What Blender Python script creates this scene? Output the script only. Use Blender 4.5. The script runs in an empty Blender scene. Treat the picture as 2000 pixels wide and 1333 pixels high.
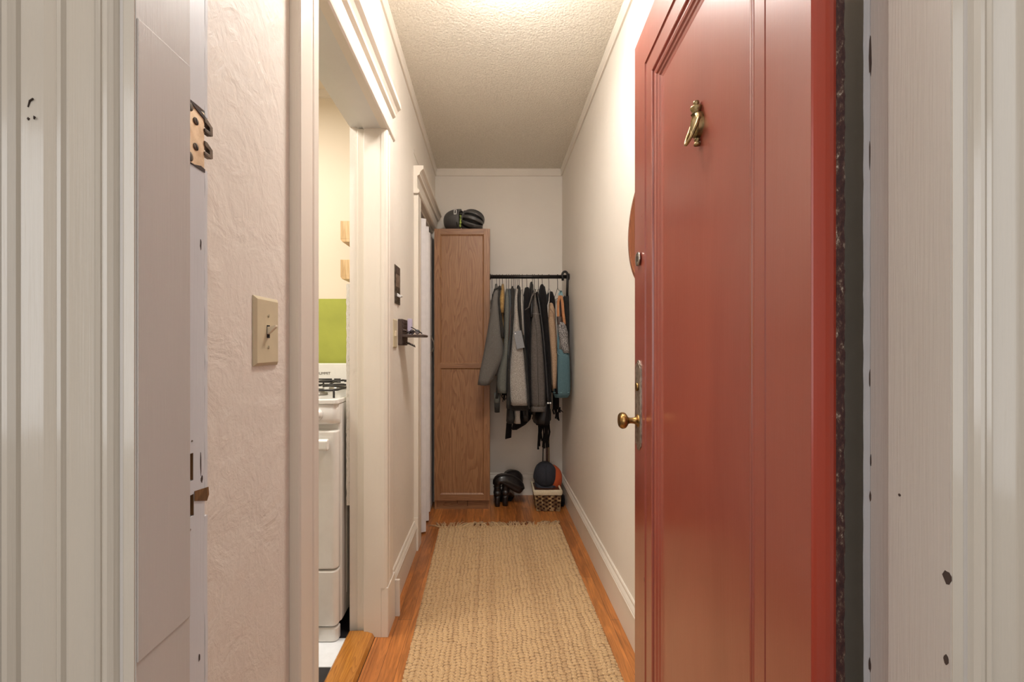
import bpy, bmesh, math, random
from mathutils import Vector, Matrix
random.seed(7)
PI = math.pi
sc = bpy.context.scene
COL = sc.collection

# ------------------------------------------------------------------ camera, world, lights, exposure
F, CU, CV, H = 820.0, 959.0, 678.0, 1.171          # focal length and principal point in 2000x1333 pixels, eye height
cam_d = bpy.data.cameras.new('camera'); cam = bpy.data.objects.new('camera', cam_d); COL.objects.link(cam)
cam.location = (0, 0, H); cam.rotation_euler = (PI/2, 0, 0)
cam_d.sensor_width = 36; cam_d.lens = F/2000*36
cam_d.shift_x = (1000-CU)/2000; cam_d.shift_y = (CV-666.5)/2000
cam_d.clip_start = 0.02
sc.camera = cam
sc.view_settings.view_transform = 'Standard'; sc.view_settings.look = 'None'
sc.view_settings.gamma = 1; sc.view_settings.use_curve_mapping = False
sc.view_settings.exposure = 0.42
w = bpy.data.worlds.new('world'); sc.world = w; w.use_nodes = True
w.node_tree.nodes['Background'].inputs[0].default_value = (0.9, 0.95, 1.0, 1)
w.node_tree.nodes['Background'].inputs[1].default_value = 0.6

def area(name, loc, rot, size, power, col, sy=None):
    d = bpy.data.lights.new(name, 'AREA'); d.energy = power; d.color = col; d.size = size
    if sy: d.shape = 'RECTANGLE'; d.size_y = sy
    o = bpy.data.objects.new(name, d); COL.objects.link(o); o.location = loc; o.rotation_euler = rot
    return o
area('corridor_window_light', (-0.6, -1.9, 1.5), (PI/2, 0, 0), 2.15, 17, (0.90, 0.95, 1.0), 1.5)
area('corridor_left_fill_light', (-1.66, -0.85, 1.55), (PI/2, 0, -PI/2), 1.3, 9, (0.90, 0.95, 1.0), 1.7)  # added fill, no real window: brightens the gap beside the red door
area('corridor_right_fill_light', (1.66, -0.85, 1.55), (PI/2, 0, PI/2), 1.3, 4.5, (0.88, 0.94, 1.0), 1.7)  # added weak cool fill, no real window: offsets brown tint on left jamb
area('corridor_ceiling_light', (0.0, -0.7, 2.60), (0, 0, 0), 0.9, 6, (1.0, 0.93, 0.84), 0.9)
area('kitchen_ceiling_light', (-1.25, 1.35, 2.50), (0, 0, 0), 0.5, 21, (1.0, 0.95, 0.87), 0.5)

# ------------------------------------------------------------------ helpers
def X_(u, Y): return (u-CU)*Y/F
def Z_(v, Y): return H-(v-CV)*Y/F
OFF = {}
def woff(o): return OFF.get(o.name, Vector((0, 0, 0)))

class MB:
    def __init__(s): s.v = []; s.f = []
    def add(s, vs, fs):
        b = len(s.v); s.v += [tuple(p) for p in vs]; s.f += [tuple(b+i for i in f) for f in fs]; return s
    def box(s, x0, x1, y0, y1, z0, z1):
        if x0 > x1: x0, x1 = x1, x0
        if y0 > y1: y0, y1 = y1, y0
        if z0 > z1: z0, z1 = z1, z0
        return s.add([(x0,y0,z0),(x1,y0,z0),(x1,y1,z0),(x0,y1,z0),(x0,y0,z1),(x1,y0,z1),(x1,y1,z1),(x0,y1,z1)],
                     [(3,2,1,0),(4,5,6,7),(0,1,5,4),(1,2,6,5),(2,3,7,6),(3,0,4,7)])
    def prism(s, pts, a, b, axis='z'):
        # pts: polygon in the two other axes (x,y for z ; x,z for y ; y,z for x)
        def m(p, t):
            return {'z': (p[0], p[1], t), 'y': (p[0], t, p[1]), 'x': (t, p[0], p[1])}[axis]
        n = len(pts)
        vs = [m(p, a) for p in pts]+[m(p, b) for p in pts]
        fs = [tuple(range(n))[::-1], tuple(range(n, 2*n))]+[(i, (i+1) % n, n+(i+1) % n, n+i) for i in range(n)]
        return s.add(vs, fs)
    def tube(s, pts, r, n=10, cap=True):
        pts = [Vector(p) for p in pts]
        rs = r if isinstance(r, (list, tuple)) else [r]*len(pts)
        t0 = (pts[1]-pts[0]).normalized()
        up = Vector((0, 0, 1)) if abs(t0.z) < .9 else Vector((1, 0, 0))
        nx = t0.cross(up).normalized()
        vs = []; L = len(pts)
        for i, p in enumerate(pts):
            t = (pts[min(i+1, L-1)]-pts[max(i-1, 0)]).normalized()
            nx = (nx-t*nx.dot(t)).normalized(); ny = t.cross(nx)
            for k in range(n):
                a = 2*PI*k/n
                vs.append(p+(nx*math.cos(a)+ny*math.sin(a))*rs[i])
        fs = [(i*n+k, i*n+(k+1) % n, (i+1)*n+(k+1) % n, (i+1)*n+k) for i in range(L-1) for k in range(n)]
        if cap: fs += [tuple(range(n))[::-1], tuple((L-1)*n+k for k in range(n))]
        return s.add(vs, fs)
    def rings(s, rings, cap=True, closed=True):
        n = len(rings[0]); vs = [p for r in rings for p in r]; L = len(rings)
        m = n if closed else n-1
        fs = [(i*n+k, i*n+(k+1) % n, (i+1)*n+(k+1) % n, (i+1)*n+k) for i in range(L-1) for k in range(m)]
        if cap and closed: fs += [tuple(range(n))[::-1], tuple((L-1)*n+k for k in range(n))]
        return s.add(vs, fs)
    def lathe(s, prof, org=(0, 0, 0), axis='z', n=28):
        # prof: list of (r, t) along the axis
        rr = []
        for r, t in prof:
            ring = []
            for k in range(n):
                a = 2*PI*k/n; c, d = r*math.cos(a), r*math.sin(a)
                q = {'z': (c, d, t), 'y': (c, t, d), 'x': (t, c, d)}[axis]
                ring.append((org[0]+q[0], org[1]+q[1], org[2]+q[2]))
            rr.append(ring)
        return s.rings(rr)
    def rbox(s, x0, x1, y0, y1, z0, z1, r=.004, axis='y', n=4):
        # box whose outline across the given axis has rounded corners
        if axis == 'y': a0, a1, b0, b1, t0, t1 = x0, x1, z0, z1, y0, y1
        elif axis == 'x': a0, a1, b0, b1, t0, t1 = y0, y1, z0, z1, x0, x1
        else: a0, a1, b0, b1, t0, t1 = x0, x1, y0, y1, z0, z1
        pts = []
        for cx, cy, st in ((a1-r, b1-r, 0), (a0+r, b1-r, PI/2), (a0+r, b0+r, PI), (a1-r, b0+r, 1.5*PI)):
            for k in range(n+1):
                an = st+PI/2*k/n; pts.append((cx+r*math.cos(an), cy+r*math.sin(an)))
        return s.prism(pts, t0, t1, axis)
    def xf(s, M):
        s.v = [tuple(M @ Vector(p)) for p in s.v]; return s
    def build(s, name, mat, parent=None, smooth=False, bevel=0, local=False, sub=0, auto=None):
        me = bpy.data.meshes.new(name)
        off = woff(parent) if (parent is not None and not local) else Vector((0, 0, 0))
        me.from_pydata([tuple(Vector(p)-off) for p in s.v], [], s.f)
        bm = bmesh.new(); bm.from_mesh(me); bmesh.ops.recalc_face_normals(bm, faces=bm.faces); bm.to_mesh(me); bm.free()
        me.materials.append(mat)
        o = bpy.data.objects.new(name, me); COL.objects.link(o)
        if parent is not None: o.parent = parent
        OFF[o.name] = off
        if bevel:
            b = o.modifiers.new('bevel', 'BEVEL'); b.width = bevel; b.segments = 2; b.limit_method = 'ANGLE'; b.angle_limit = .6
        if sub:
            m = o.modifiers.new('sub', 'SUBSURF'); m.levels = m.render_levels = sub
        if smooth:
            for p in me.polygons: p.use_smooth = True
            if auto:
                try: me.set_sharp_from_angle(angle=auto)
                except Exception: pass
        return o

def thing(name, label, cat, loc=(0, 0, 0), group=None, rotz=0):
    o = bpy.data.objects.new(name, None); COL.objects.link(o); o.location = loc; o.rotation_euler = (0, 0, rotz)
    o.empty_display_size = .05
    o['label'] = label; o['category'] = cat
    if group: o['group'] = group
    OFF[o.name] = Vector(loc)
    return o
def tag(o, label, cat, group=None, kind=None):
    o['label'] = label; o['category'] = cat
    if group: o['group'] = group
    if kind: o['kind'] = kind
    return o
def struct(mb, name, mat, **k):
    o = mb.build(name, mat, **k)
    if k.get('parent') is None: o['kind'] = 'structure'
    return o

# ------------------------------------------------------------------ materials
def lin(c):
    def g(x):
        x /= 255.0
        return x/12.92 if x <= .04045 else ((x+.055)/1.055)**2.4
    return (g(c[0]), g(c[1]), g(c[2]), 1)

class N:
    def __init__(s, name):
        s.m = bpy.data.materials.new(name); s.m.use_nodes = True; s.t = s.m.node_tree
        s.b = s.t.nodes['Principled BSDF']; s.tc = s.t.nodes.new('ShaderNodeTexCoord')
    def n(s, t, **k):
        x = s.t.nodes.new('ShaderNode'+t)
        for a, b in k.items(): setattr(x, a, b)
        return x
    def l(s, a, b): s.t.links.new(a, b)
    def map(s, scale=(1, 1, 1), rot=(0, 0, 0), loc=(0, 0, 0)):
        x = s.n('Mapping'); s.l(s.tc.outputs['Object'], x.inputs[0])
        x.inputs['Scale'].default_value = scale; x.inputs['Rotation'].default_value = rot; x.inputs['Location'].default_value = loc
        return x.outputs[0]
    def noise(s, vec, scale=5, detail=4, rough=.5, dist=0):
        x = s.n('TexNoise'); s.l(vec, x.inputs['Vector'])
        x.inputs['Scale'].default_value = scale; x.inputs['Detail'].default_value = detail
        x.inputs['Roughness'].default_value = rough; x.inputs['Distortion'].default_value = dist
        return x.outputs['Fac']
    def ramp(s, fac, stops, interp='LINEAR'):
        x = s.n('ValToRGB'); s.l(fac, x.inputs[0]); x.color_ramp.interpolation = interp
        e = x.color_ramp.elements
        while len(e) < len(stops): e.new(.5)
        for i, (p, c) in enumerate(stops): e[i].position = p; e[i].color = c if len(c) == 4 else lin(c)
        return x.outputs[0]
    def mix(s, fac, a, b, mode='MIX'):
        x = s.n('MixRGB', blend_type=mode)
        for i, q in ((0, fac), (1, a), (2, b)):
            if isinstance(q, (int, float)): x.inputs[i].default_value = q
            elif isinstance(q, tuple): x.inputs[i].default_value = q if len(q) == 4 else lin(q)
            else: s.l(q, x.inputs[i])
        return x.outputs[0]
    def math(s, op, a, b=None):
        x = s.n('Math', operation=op)
        for i, q in ((0, a), (1, b)):
            if q is None: continue
            if isinstance(q, (int, float)): x.inputs[i].default_value = q
            else: s.l(q, x.inputs[i])
        return x.outputs[0]
    def bump(s, h, strength=.3, dist=.002, prev=None):
        x = s.n('Bump'); s.l(h, x.inputs['Height']); x.inputs['Strength'].default_value = strength; x.inputs['Distance'].default_value = dist
        if prev is not None: s.l(prev, x.inputs['Normal'])
        return x.outputs[0]
    def set(s, color=None, rough=None, normal=None, metal=0, coat=0, coat_rough=.1, spec=None, sheen=0):
        b = s.b
        for k, v in (('Base Color', color), ('Roughness', rough)):
            if v is None: continue
            if isinstance(v, tuple): b.inputs[k].default_value = v if len(v) == 4 else lin(v)
            elif isinstance(v, (int, float)): b.inputs[k].default_value = v
            else: s.l(v, b.inputs[k])
        if normal is not None: s.l(normal, b.inputs['Normal'])
        b.inputs['Metallic'].default_value = metal
        b.inputs['Coat Weight'].default_value = coat; b.inputs['Coat Roughness'].default_value = coat_rough
        if spec is not None: b.inputs['Specular IOR Level'].default_value = spec
        if sheen: b.inputs['Sheen Weight'].default_value = sheen
        return s.m

def plain(name, col, rough=.5, metal=0, var=.12, vs=30, bs=0, bd=.001, bscale=200, coat=0, sheen=0, spec=None):
    n = N(name); v = n.map()
    f = n.noise(v, vs, 3)
    d = tuple(max(0, c*(1-var)) for c in col); u = tuple(min(255, c*(1+var*.6)) for c in col)
    c = n.ramp(f, [(.3, d), (.7, u)])
    nm = n.bump(n.noise(v, bscale, 3), bs, bd) if bs else None
    return n.set(c, rough, nm, metal, coat, sheen=sheen, spec=spec)

def plaster(name, col, fine=.25, trowel=.5):
    n = N(name); v = n.map()
    big = n.noise(v, 9, 5, .55, 1.5); mid = n.noise(n.map((1, 1, .8)), 38, 5, .6, .8); fi = n.noise(v, 260, 2)
    nm = n.bump(big, trowel*.8, .006); nm = n.bump(mid, trowel, .0022, nm); nm = n.bump(fi, fine, .0006, nm)
    c = n.ramp(n.noise(v, 2.2, 4), [(.3, tuple(x*.975 for x in col)), (.7, col)])
    return n.set(c, .55, nm, spec=.3)

def paint(name, col, rough=.32, streak=.35, dirt=.0, vertical=True, var=.04, coat=.0):  # brushed enamel
    n = N(name)
    v = n.map((1, 1, .02) if vertical else (1, .02, 1))
    st = n.noise(v, 420, 3, .6); lump = n.noise(n.map((1, 1, .35)), 22, 3, .5)
    fine = n.noise(n.map(), 170, 2)
    nm = n.bump(lump, .35, .003); nm = n.bump(st, streak, .0007, nm); nm = n.bump(fine, .12, .0006, nm)
    c = n.ramp(n.noise(n.map((1, 1, .4)), 3.5, 4), [(.3, tuple(x*(1-var) for x in col)), (.7, col)])
    if dirt:
        q = n.noise(n.map((1, 1, .5)), 34, 8, .7)
        k = n.ramp(q, [(.69, (0, 0, 0, 1)), (.74, (dirt, dirt, dirt, 1))])
        c = n.mix(k, c, (120, 105, 92))
    return n.set(c, rough, nm, coat=coat)

M = {}
M['wall'] = plaster('hall_wall_plaster', (231, 222, 210), .22, .34)
M['wall_near'] = plaster('switch_wall_plaster', (228, 218, 206), .34, .85)
M['kwall'] = plaster('kitchen_cream_plaster', (232, 219, 198), .15, .15)
M['green'] = plain('olive_green_paint', (166, 172, 74), .45, var=.05, vs=8)
M['trim'] = paint('hall_trim_enamel', (232, 222, 208), .35, .3)
M['jamb'] = paint('entry_jamb_enamel', (196, 188, 181), .38, .55, dirt=.12)
M['jambw'] = paint('jamb_edge_white', (214, 214, 216), .4, .3, dirt=.35)
M['casing'] = paint('entry_casing_enamel', (202, 191, 177), .2, .4, coat=.8)
M['cool'] = paint('kitchen_side_enamel', (222, 220, 216), .35, .2)

def popcorn():
    n = N('stippled_ceiling'); v = n.map()
    x = n.n('TexVoronoi'); n.l(v, x.inputs['Vector']); x.inputs['Scale'].default_value = 88
    q = n.noise(v, 140, 5, .65)
    h = n.math('ADD', n.math('MULTIPLY', n.math('SUBTRACT', 1.0, x.outputs['Distance']), .6), q)
    nm = n.bump(h, .9, .005)
    c = n.ramp(q, [(.35, (222, 213, 197)), (.6, (240, 232, 217))])
    return n.set(c, .8, nm, spec=.1)
M['ceil'] = popcorn()

def planks(name, c1, c2, c3, wid=.057, ln=.9):
    n = N(name)
    m = n.map((1, 1, 1), (0, 0, PI/2))
    br = n.n('TexBrick'); n.l(m, br.inputs['Vector'])
    br.inputs['Scale'].default_value = 1; br.inputs['Brick Width'].default_value = ln; br.inputs['Row Height'].default_value = wid
    br.inputs['Mortar Size'].default_value = .0009; br.inputs['Mortar Smooth'].default_value = .3; br.offset = .37
    br.inputs['Color1'].default_value = (0, 0, 0, 1); br.inputs['Color2'].default_value = (1, 1, 1, 1); br.inputs['Mortar'].default_value = (.5, .5, .5, 1)
    tone = n.ramp(br.outputs['Color'], [(0, c1), (.5, c2), (1, c3)])
    gr = n.noise(n.map((1, .05, 1)), 130, 5, .65, .6); gr2 = n.noise(n.map((1, .12, 1)), 26, 4, .6, 1.5)
    col = n.mix(n.ramp(gr, [(.35, (.5, .5, .5, 1)), (.62, (0, 0, 0, 1))]), tone, tuple(x*.62 for x in c1))
    col = n.mix(n.math('MULTIPLY', n.ramp(gr2, [(.45, (0, 0, 0, 1)), (.7, (1, 1, 1, 1))]), .45), col, tuple(min(255, x*1.25) for x in c3))
    wear = n.ramp(n.noise(n.map((1, .35, 1), loc=(.3, .8, 0)), 4.2, 6, .6), [(.58, (0, 0, 0, 1)), (.72, (.55, .55, .55, 1))])
    col = n.mix(wear, col, (112, 74, 54))
    col = n.mix(n.math('MULTIPLY', br.outputs['Fac'], .85), col, (60, 32, 18))
    h = n.math('SUBTRACT', n.math('MULTIPLY', gr, .25), br.outputs['Fac'])
    return n.set(col, .33, n.bump(h, .35, .0012), coat=.35, coat_rough=.22)
M['floor'] = planks('oak_strip_floor', (150, 88, 42), (174, 104, 50), (194, 124, 64))

def wood(name, c1, c2, c3, scale=1.0, rough=.45, axis='z', ring=10, coat=0):
    n = N(name)
    st = {'z': (1, 1, .10), 'y': (1, .10, 1), 'x': (.10, 1, 1)}[axis]
    st2 = {'z': (1, 1, .03), 'y': (1, .03, 1), 'x': (.03, 1, 1)}[axis]
    st = tuple(a*scale for a in st); st2 = tuple(a*scale for a in st2)
    a = n.noise(n.map(st), ring, 2, .4, .4)
    w_ = n.math('FRACT', n.math('MULTIPLY', a, 14))
    w_ = n.ramp(w_, [(0, (0, 0, 0, 1)), (.5, (.8, .8, .8, 1)), (.92, (1, 1, 1, 1)), (1, (0, 0, 0, 1))])
    g = n.noise(n.map(st2), 260, 4, .65)
    base = n.mix(w_, c1, c2)
    base = n.mix(n.math('MULTIPLY', n.ramp(n.noise(n.map(st), 5, 3), [(.4, (0, 0, 0, 1)), (.65, (1, 1, 1, 1))]), .55), base, c3)
    base = n.mix(n.ramp(g, [(.3, (.55, .55, .55, 1)), (.55, (0, 0, 0, 1))]), base, tuple(x*.70 for x in c1))
    return n.set(base, rough, n.bump(g, .15, .0006), coat=coat)
M['cab'] = wood('walnut_veneer_upright', (132, 90, 58), (162, 118, 80), (148, 104, 70), 1.25)
M['cabh'] = wood('walnut_veneer_across', (130, 89, 58), (158, 115, 79), (144, 102, 69), 1.25, axis='x')
M['thresh'] = wood('golden_oak_threshold', (160, 98, 34), (196, 132, 54), (186, 120, 50), 2.2, .3, 'y', 12, .5)
M['pine'] = wood('pale_pine', (196, 160, 112), (222, 192, 146), (210, 176, 126), 1.2, .5)
M['dkwood'] = wood('grey_brown_wood', (62, 48, 42), (88, 70, 60), (76, 60, 52), 2, .5)
M['bare'] = wood('bare_old_wood', (96, 66, 36), (134, 96, 56), (112, 76, 44), 3, .6)
M['discwood'] = wood('reddish_brown_disc_wood', (116, 62, 36), (146, 84, 52), (130, 72, 44), 2, .4)
M['cane'] = plain('brown_cane', (74, 42, 26), .4)
M['yellowcane'] = plain('yellow_brown_stick', (132, 104, 56), .5)

def doorpaint(name, base, dark, rough):
    n = N(name)
    st = n.noise(n.map((.02, 1, .03)), 300, 3, .6) if False else n.noise(n.map((1, 1, .02)), 230, 3, .6)
    pat = n.noise(n.map((1, 1, .35)), 3.0, 5, .55, .8)
    col = n.mix(n.ramp(pat, [(.35, (0, 0, 0, 1)), (.7, (1, 1, 1, 1))]), base, dark)
    x = n.n('TexVoronoi'); n.l(n.map((1, 1, .9)), x.inputs['Vector']); x.inputs['Scale'].default_value = 30
    sp = n.ramp(x.outputs['Distance'], [(.012, (1, 1, 1, 1)), (.02, (0, 0, 0, 1))])
    col = n.mix(n.math('MULTIPLY', sp, .35), col, (220, 150, 125))
    nm = n.bump(n.noise(n.map((1, 1, .3)), 14, 3), .18, .003); nm = n.bump(st, .22, .0006, nm)
    nm = n.bump(n.noise(n.map(), 190, 2), .1, .0006, nm)
    r = n.math('ADD', n.math('MULTIPLY', pat, .16), rough)
    return n.set(col, r, nm, coat=1, coat_rough=.2)
M['red'] = doorpaint('brick_red_gloss_enamel', (146, 66, 51), (132, 54, 41), .3)
M['redge'] = doorpaint('bright_red_edge_enamel', (158, 48, 20), (140, 38, 16), .34)
def chipped():
    n = N('chipped_dark_door_edge'); v = n.map((1, 1, .5))
    q = n.noise(v, 160, 6, .75)
    c = n.ramp(q, [(.4, (44, 14, 12)), (.52, (60, 26, 20)), (.6, (92, 70, 56)), (.68, (190, 175, 160))])
    return n.set(c, .7, n.bump(q, .8, .003))
M['redchip'] = chipped()
def brass(name, c, r=.3, tarn=(70, 56, 38)):
    n = N(name); q = n.noise(n.map(), 60, 5, .6)
    col = n.mix(n.ramp(q, [(.42, (0, 0, 0, 1)), (.65, (.8, .8, .8, 1))]), c, tarn)
    return n.set(col, n.math('ADD', n.math('MULTIPLY', q, .3), r), n.bump(q, .15, .001), metal=1)
M['brass'] = brass('worn_brass', (176, 138, 84), .18)
M['brassp'] = brass('aged_plate_metal', (184, 172, 160), .32, (122, 108, 94))
M['strike'] = brass('strike_plate_brass', (216, 196, 168), .38, (190, 164, 134))
M['pewter'] = brass('tarnished_pewter', (120, 110, 98), .35, (70, 62, 54))
M['knock'] = brass('knocker_brass', (168, 146, 104), .3, (80, 66, 44))
M['steel'] = brass('dull_steel', (120, 108, 96), .35, (60, 50, 42))
M['chrome'] = plain('bright_steel', (170, 165, 158), .25, 1)
M['almond'] = plain('almond_plastic', (204, 190, 158), .35, var=.02)
M['ivory'] = plain('ivory_plastic', (226, 212, 188), .35, var=.02)
M['dark'] = plain('dark_void', (22, 18, 16), .9)
M['chip'] = plain('bare_dark_paint_chip', (66, 52, 46), .8)
M['crack'] = plain('crack_grime', (122, 108, 96), .8)
M['blackmetal'] = plain('black_metal', (36, 31, 29), .45, .3)
M['hooksteel'] = plain('dark_hanger_wire', (60, 50, 45), .4, .6)
M['enamel'] = plain('white_stove_enamel', (236, 234, 228), .16, var=.01, coat=.4)
M['iron'] = plain('cast_iron', (38, 35, 33), .55)
M['alum'] = plain('burner_aluminium', (150, 146, 138), .35, .8)
M['vinylw'] = plain('white_vinyl_tile', (236, 240, 244), .25, var=.02)
M['vinylb'] = plain('black_vinyl_tile', (46, 44, 46), .3, var=.1)
M['accord'] = plain('white_accordion_vinyl', (220, 214, 212), .4, var=.02)
M['white'] = plain('white_plastic', (230, 228, 224), .4, var=.02)
M['candle'] = plain('lilac_wax', (196, 184, 204), .5, var=.03)
M['glassblk'] = plain('glossy_dark_plastic', (30, 26, 28), .12)
M['lens'] = plain('smoky_lens', (120, 112, 116), .08)
M['corr'] = plaster('corridor_plaster', (214, 208, 200), .2, .2)
M['corrf'] = plain('corridor_floor_stone', (128, 112, 98), .4)
def rough_plaster():
    n = N('rough_torn_plaster'); q = n.noise(n.map((1, 1, .6)), 150, 6, .75)
    c = n.ramp(q, [(.3, (170, 158, 136)), (.4, (226, 220, 206)), (.7, (240, 234, 224))])
    return n.set(c, .7, n.bump(q, 1, .005))
M['roughp'] = rough_plaster()

def fabric(name, c, c2=None, scale=600, bs=.35, sheen=.04, rough=.85, vs=14):
    n = N(name); v = n.map()
    c2 = c2 or tuple(x*.72 for x in c)
    q = n.noise(v, scale, 2, .6); big = n.noise(n.map((1, 1, .3)), vs, 3)
    col = n.mix(n.ramp(q, [(.35, (0, 0, 0, 1)), (.65, (1, 1, 1, 1))]), c2, c)
    col = n.mix(n.math('MULTIPLY', n.ramp(big, [(.4, (0, 0, 0, 1)), (.65, (1, 1, 1, 1))]), .3), col, c2)
    nm = n.bump(big, .4, .012); nm = n.bump(q, bs, .0015, nm)
    return n.set(col, rough, nm, sheen=sheen, spec=.1)
def speckle(name, a, b, scale=230, lo=.46, hi=.54):
    n = N(name); q = n.noise(n.map(), scale, 3, .7)
    col = n.ramp(q, [(lo, b), (hi, a)])
    return n.set(col, .9, n.bump(q, .7, .004), sheen=.03, spec=.1)
M['wool'] = fabric('grey_heather_wool', (112, 108, 103), (86, 82, 78), 420)
M['ochre'] = fabric('ochre_nylon', (158, 128, 78), (128, 98, 56), 60, .3, .1, .5, 40)
M['olive'] = fabric('olive_grey_cotton', (110, 110, 104), (84, 85, 80), 300)
M['slate'] = fabric('slate_grey_cotton', (84, 88, 90), (60, 62, 64), 300)
M['char'] = fabric('charcoal_wool', (58, 55, 52), (40, 38, 36), 400)
M['black'] = fabric('black_wool', (30, 27, 27), (17, 15, 16), 300)
M['blacks'] = plain('black_smooth_nylon', (26, 24, 26), .45, bs=.2, bscale=30, bd=.01)
M['leather'] = fabric('grey_brown_leather', (98, 91, 86), (80, 74, 70), 120, .25, .0, .42, 18)
M['marl'] = speckle('speckled_grey_knit', (186, 179, 170), (118, 110, 104), 420)
M['tweed'] = speckle('beige_tweed', (184, 158, 132), (140, 112, 88), 420)
M['bw'] = speckle('black_white_tweed', (190, 184, 180), (30, 27, 27), 300, .46, .55)
M['pale'] = fabric('pale_grey_jersey', (176, 168, 160), (140, 134, 128), 300)
M['grey'] = fabric('mid_grey_card', (134, 134, 136), (124, 124, 126), 200, .05, 0, .7)
M['tan'] = plain('tan_leather_strap', (170, 112, 66), .5)
M['teal'] = fabric('teal_canvas', (92, 118, 124), (70, 94, 100), 400)
M['ltblue'] = fabric('light_blue_ribbon', (136, 168, 172), (110, 142, 148), 300)
M['navy'] = fabric('washed_navy_cotton', (62, 62, 68), (46, 46, 52), 400)
M['orange'] = fabric('orange_cotton', (206, 98, 58), (180, 80, 44), 400)
M['liner'] = fabric('cream_cotton_liner', (222, 208, 180), (200, 184, 154), 300)
M['boot'] = plain('black_leather', (27, 23, 23), .33, bs=.25, bscale=60, bd=.003, coat=.2)
M['helmet'] = plain('matte_graphite_shell', (78, 76, 74), .45, var=.04)
M['foam'] = plain('black_foam', (24, 22, 20), .9)
M['lime'] = plain('lime_padding', (158, 172, 84), .7)
M['board'] = plain('grey_board_cover', (112, 104, 96), .8)
M['handle'] = plain('brushed_nickel', (150, 142, 130), .35, 1)

def jute():
    n = N('woven_jute'); v = n.map()
    q = n.noise(v, 520, 3, .7); big = n.noise(v, 5, 3); st = n.noise(n.map((1, .015, 1)), 46, 2)
    c = n.ramp(q, [(.3, (150, 116, 76)), (.5, (204, 168, 122)), (.7, (232, 204, 164))])
    c = n.mix(n.math('MULTIPLY', n.ramp(st, [(.5, (0, 0, 0, 1)), (.62, (1, 1, 1, 1))]), .3), c, (160, 122, 84))
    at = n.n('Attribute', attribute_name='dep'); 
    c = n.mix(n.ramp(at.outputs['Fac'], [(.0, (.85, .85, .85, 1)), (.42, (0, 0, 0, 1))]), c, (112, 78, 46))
    return n.set(c, .85, n.bump(q, .6, .002), sheen=.2, spec=.2)
M['jute'] = jute()
def wicker():
    n = N('wicker_strip'); q = n.noise(n.map((1, 1, 3)), 60, 4, .7); r = n.noise(n.map(), 28, 1)
    c = n.ramp(r, [(.38, (98, 70, 42)), (.5, (136, 106, 68)), (.62, (176, 150, 108))])
    return n.set(n.mix(n.math('MULTIPLY', q, .4), c, (80, 56, 34)), .6, n.bump(q, .4, .002))
M['wicker'] = wicker()

# ------------------------------------------------------------------ the setting
XL, XR, YB = -.4426, .5645, 3.33          # left wall, right wall, back wall
ZC0 = 2.58
def zc(y): return ZC0+.0163*(YB-y)
YE = .54                                  # inner face of the entry wall
# floor
struct(MB().box(XL-.02, XR+.3, .40, YB+.1, -.05, 0), 'floor', M['floor'])
# hall walls
struct(MB().box(XL-.137, XL, YE-.1, .998, 0, 2.70), 'wall_left', M['wall_near'])
wl = MB().box(XL-.137, XL, 1.722, 2.49, 0, 2.70).box(XL-.137, XL, .998, 1.722, 2.075, 2.70)
wl.box(XL-.137, XL, 2.49, 3.20, 2.055, 2.70).box(XL-.137, XL, 3.20, YB+.1, 0, 2.70)
struct(wl, 'wall_left', M['wall'])
struct(MB().box(XR, XR+.12, YE-.1, YB+.1, 0, 2.70), 'wall_right', M['wall'])
struct(MB().box(XL-.137, XR+.12, YB, YB+.1, 0, 2.70), 'wall_back', M['wall'])
# entry wall with the doorway the camera looks through
JL, JR = -.3538, .468
we = MB().box(-1.7, JL-.017, .44, YE, 0, 2.75).box(JR+.017, 1.7, .44, YE, 0, 2.75).box(JL-.017, JR+.017, .44, YE, 2.16, 2.75)
struct(we, 'wall_entry', M['corr'])
# ceiling, sagging a little to the back
cp = [(.44, zc(.44)), (YB+.05, zc(YB+.05)), (YB+.05, 2.75), (.44, 2.75)]
struct(MB().prism(cp, XL-.13, XR+.1, 'x'), 'ceiling', M['ceil'])
# closet recess behind the accordion door
struct(MB().box(-1.0, -.98, 2.4, 3.3, 0, 2.3).box(-.98, -.58, 3.26, 3.28, 0, 2.3).box(-.98, -.58, 2.42, 2.44, 0, 2.3).box(-.98, -.44, 2.4, 3.3, 2.28, 2.3), 'wall_closet', M['wall'])
struct(MB().box(-1.0, XL-.02, 2.4, 3.3, -.05, 0), 'closet_floor', M['floor'])

# picture rail just under the ceiling
def rail(y0, y1, side):
    s = 1 if side == 'l' else -1; x = XL if side == 'l' else XR
    def ring(y):
        z = zc(y)
        return [(x, y, z+.01), (x+s*.015, y, z+.01), (x+s*.015, y, z-.012), (x+s*.012, y, z-.018), (x+s*.0125, y, z-.048), (x+s*.009, y, z-.0545), (x, y, z-.0545)]
    return MB().rings([ring(y0), ring(y1)])
struct(rail(YE, YB, 'l'), 'trim_ceiling_left', M['trim']); struct(rail(YE, YB, 'r'), 'trim_ceiling_right', M['trim'])
z = zc(YB)
struct(MB().prism([(YB, z+.01), (YB-.015, z+.01), (YB-.015, z-.012), (YB-.012, z-.018), (YB-.0125, z-.048), (YB-.009, z-.0545), (YB, z-.0545)], XL, XR, 'x'), 'trim_ceiling_back', M['trim'])

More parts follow.
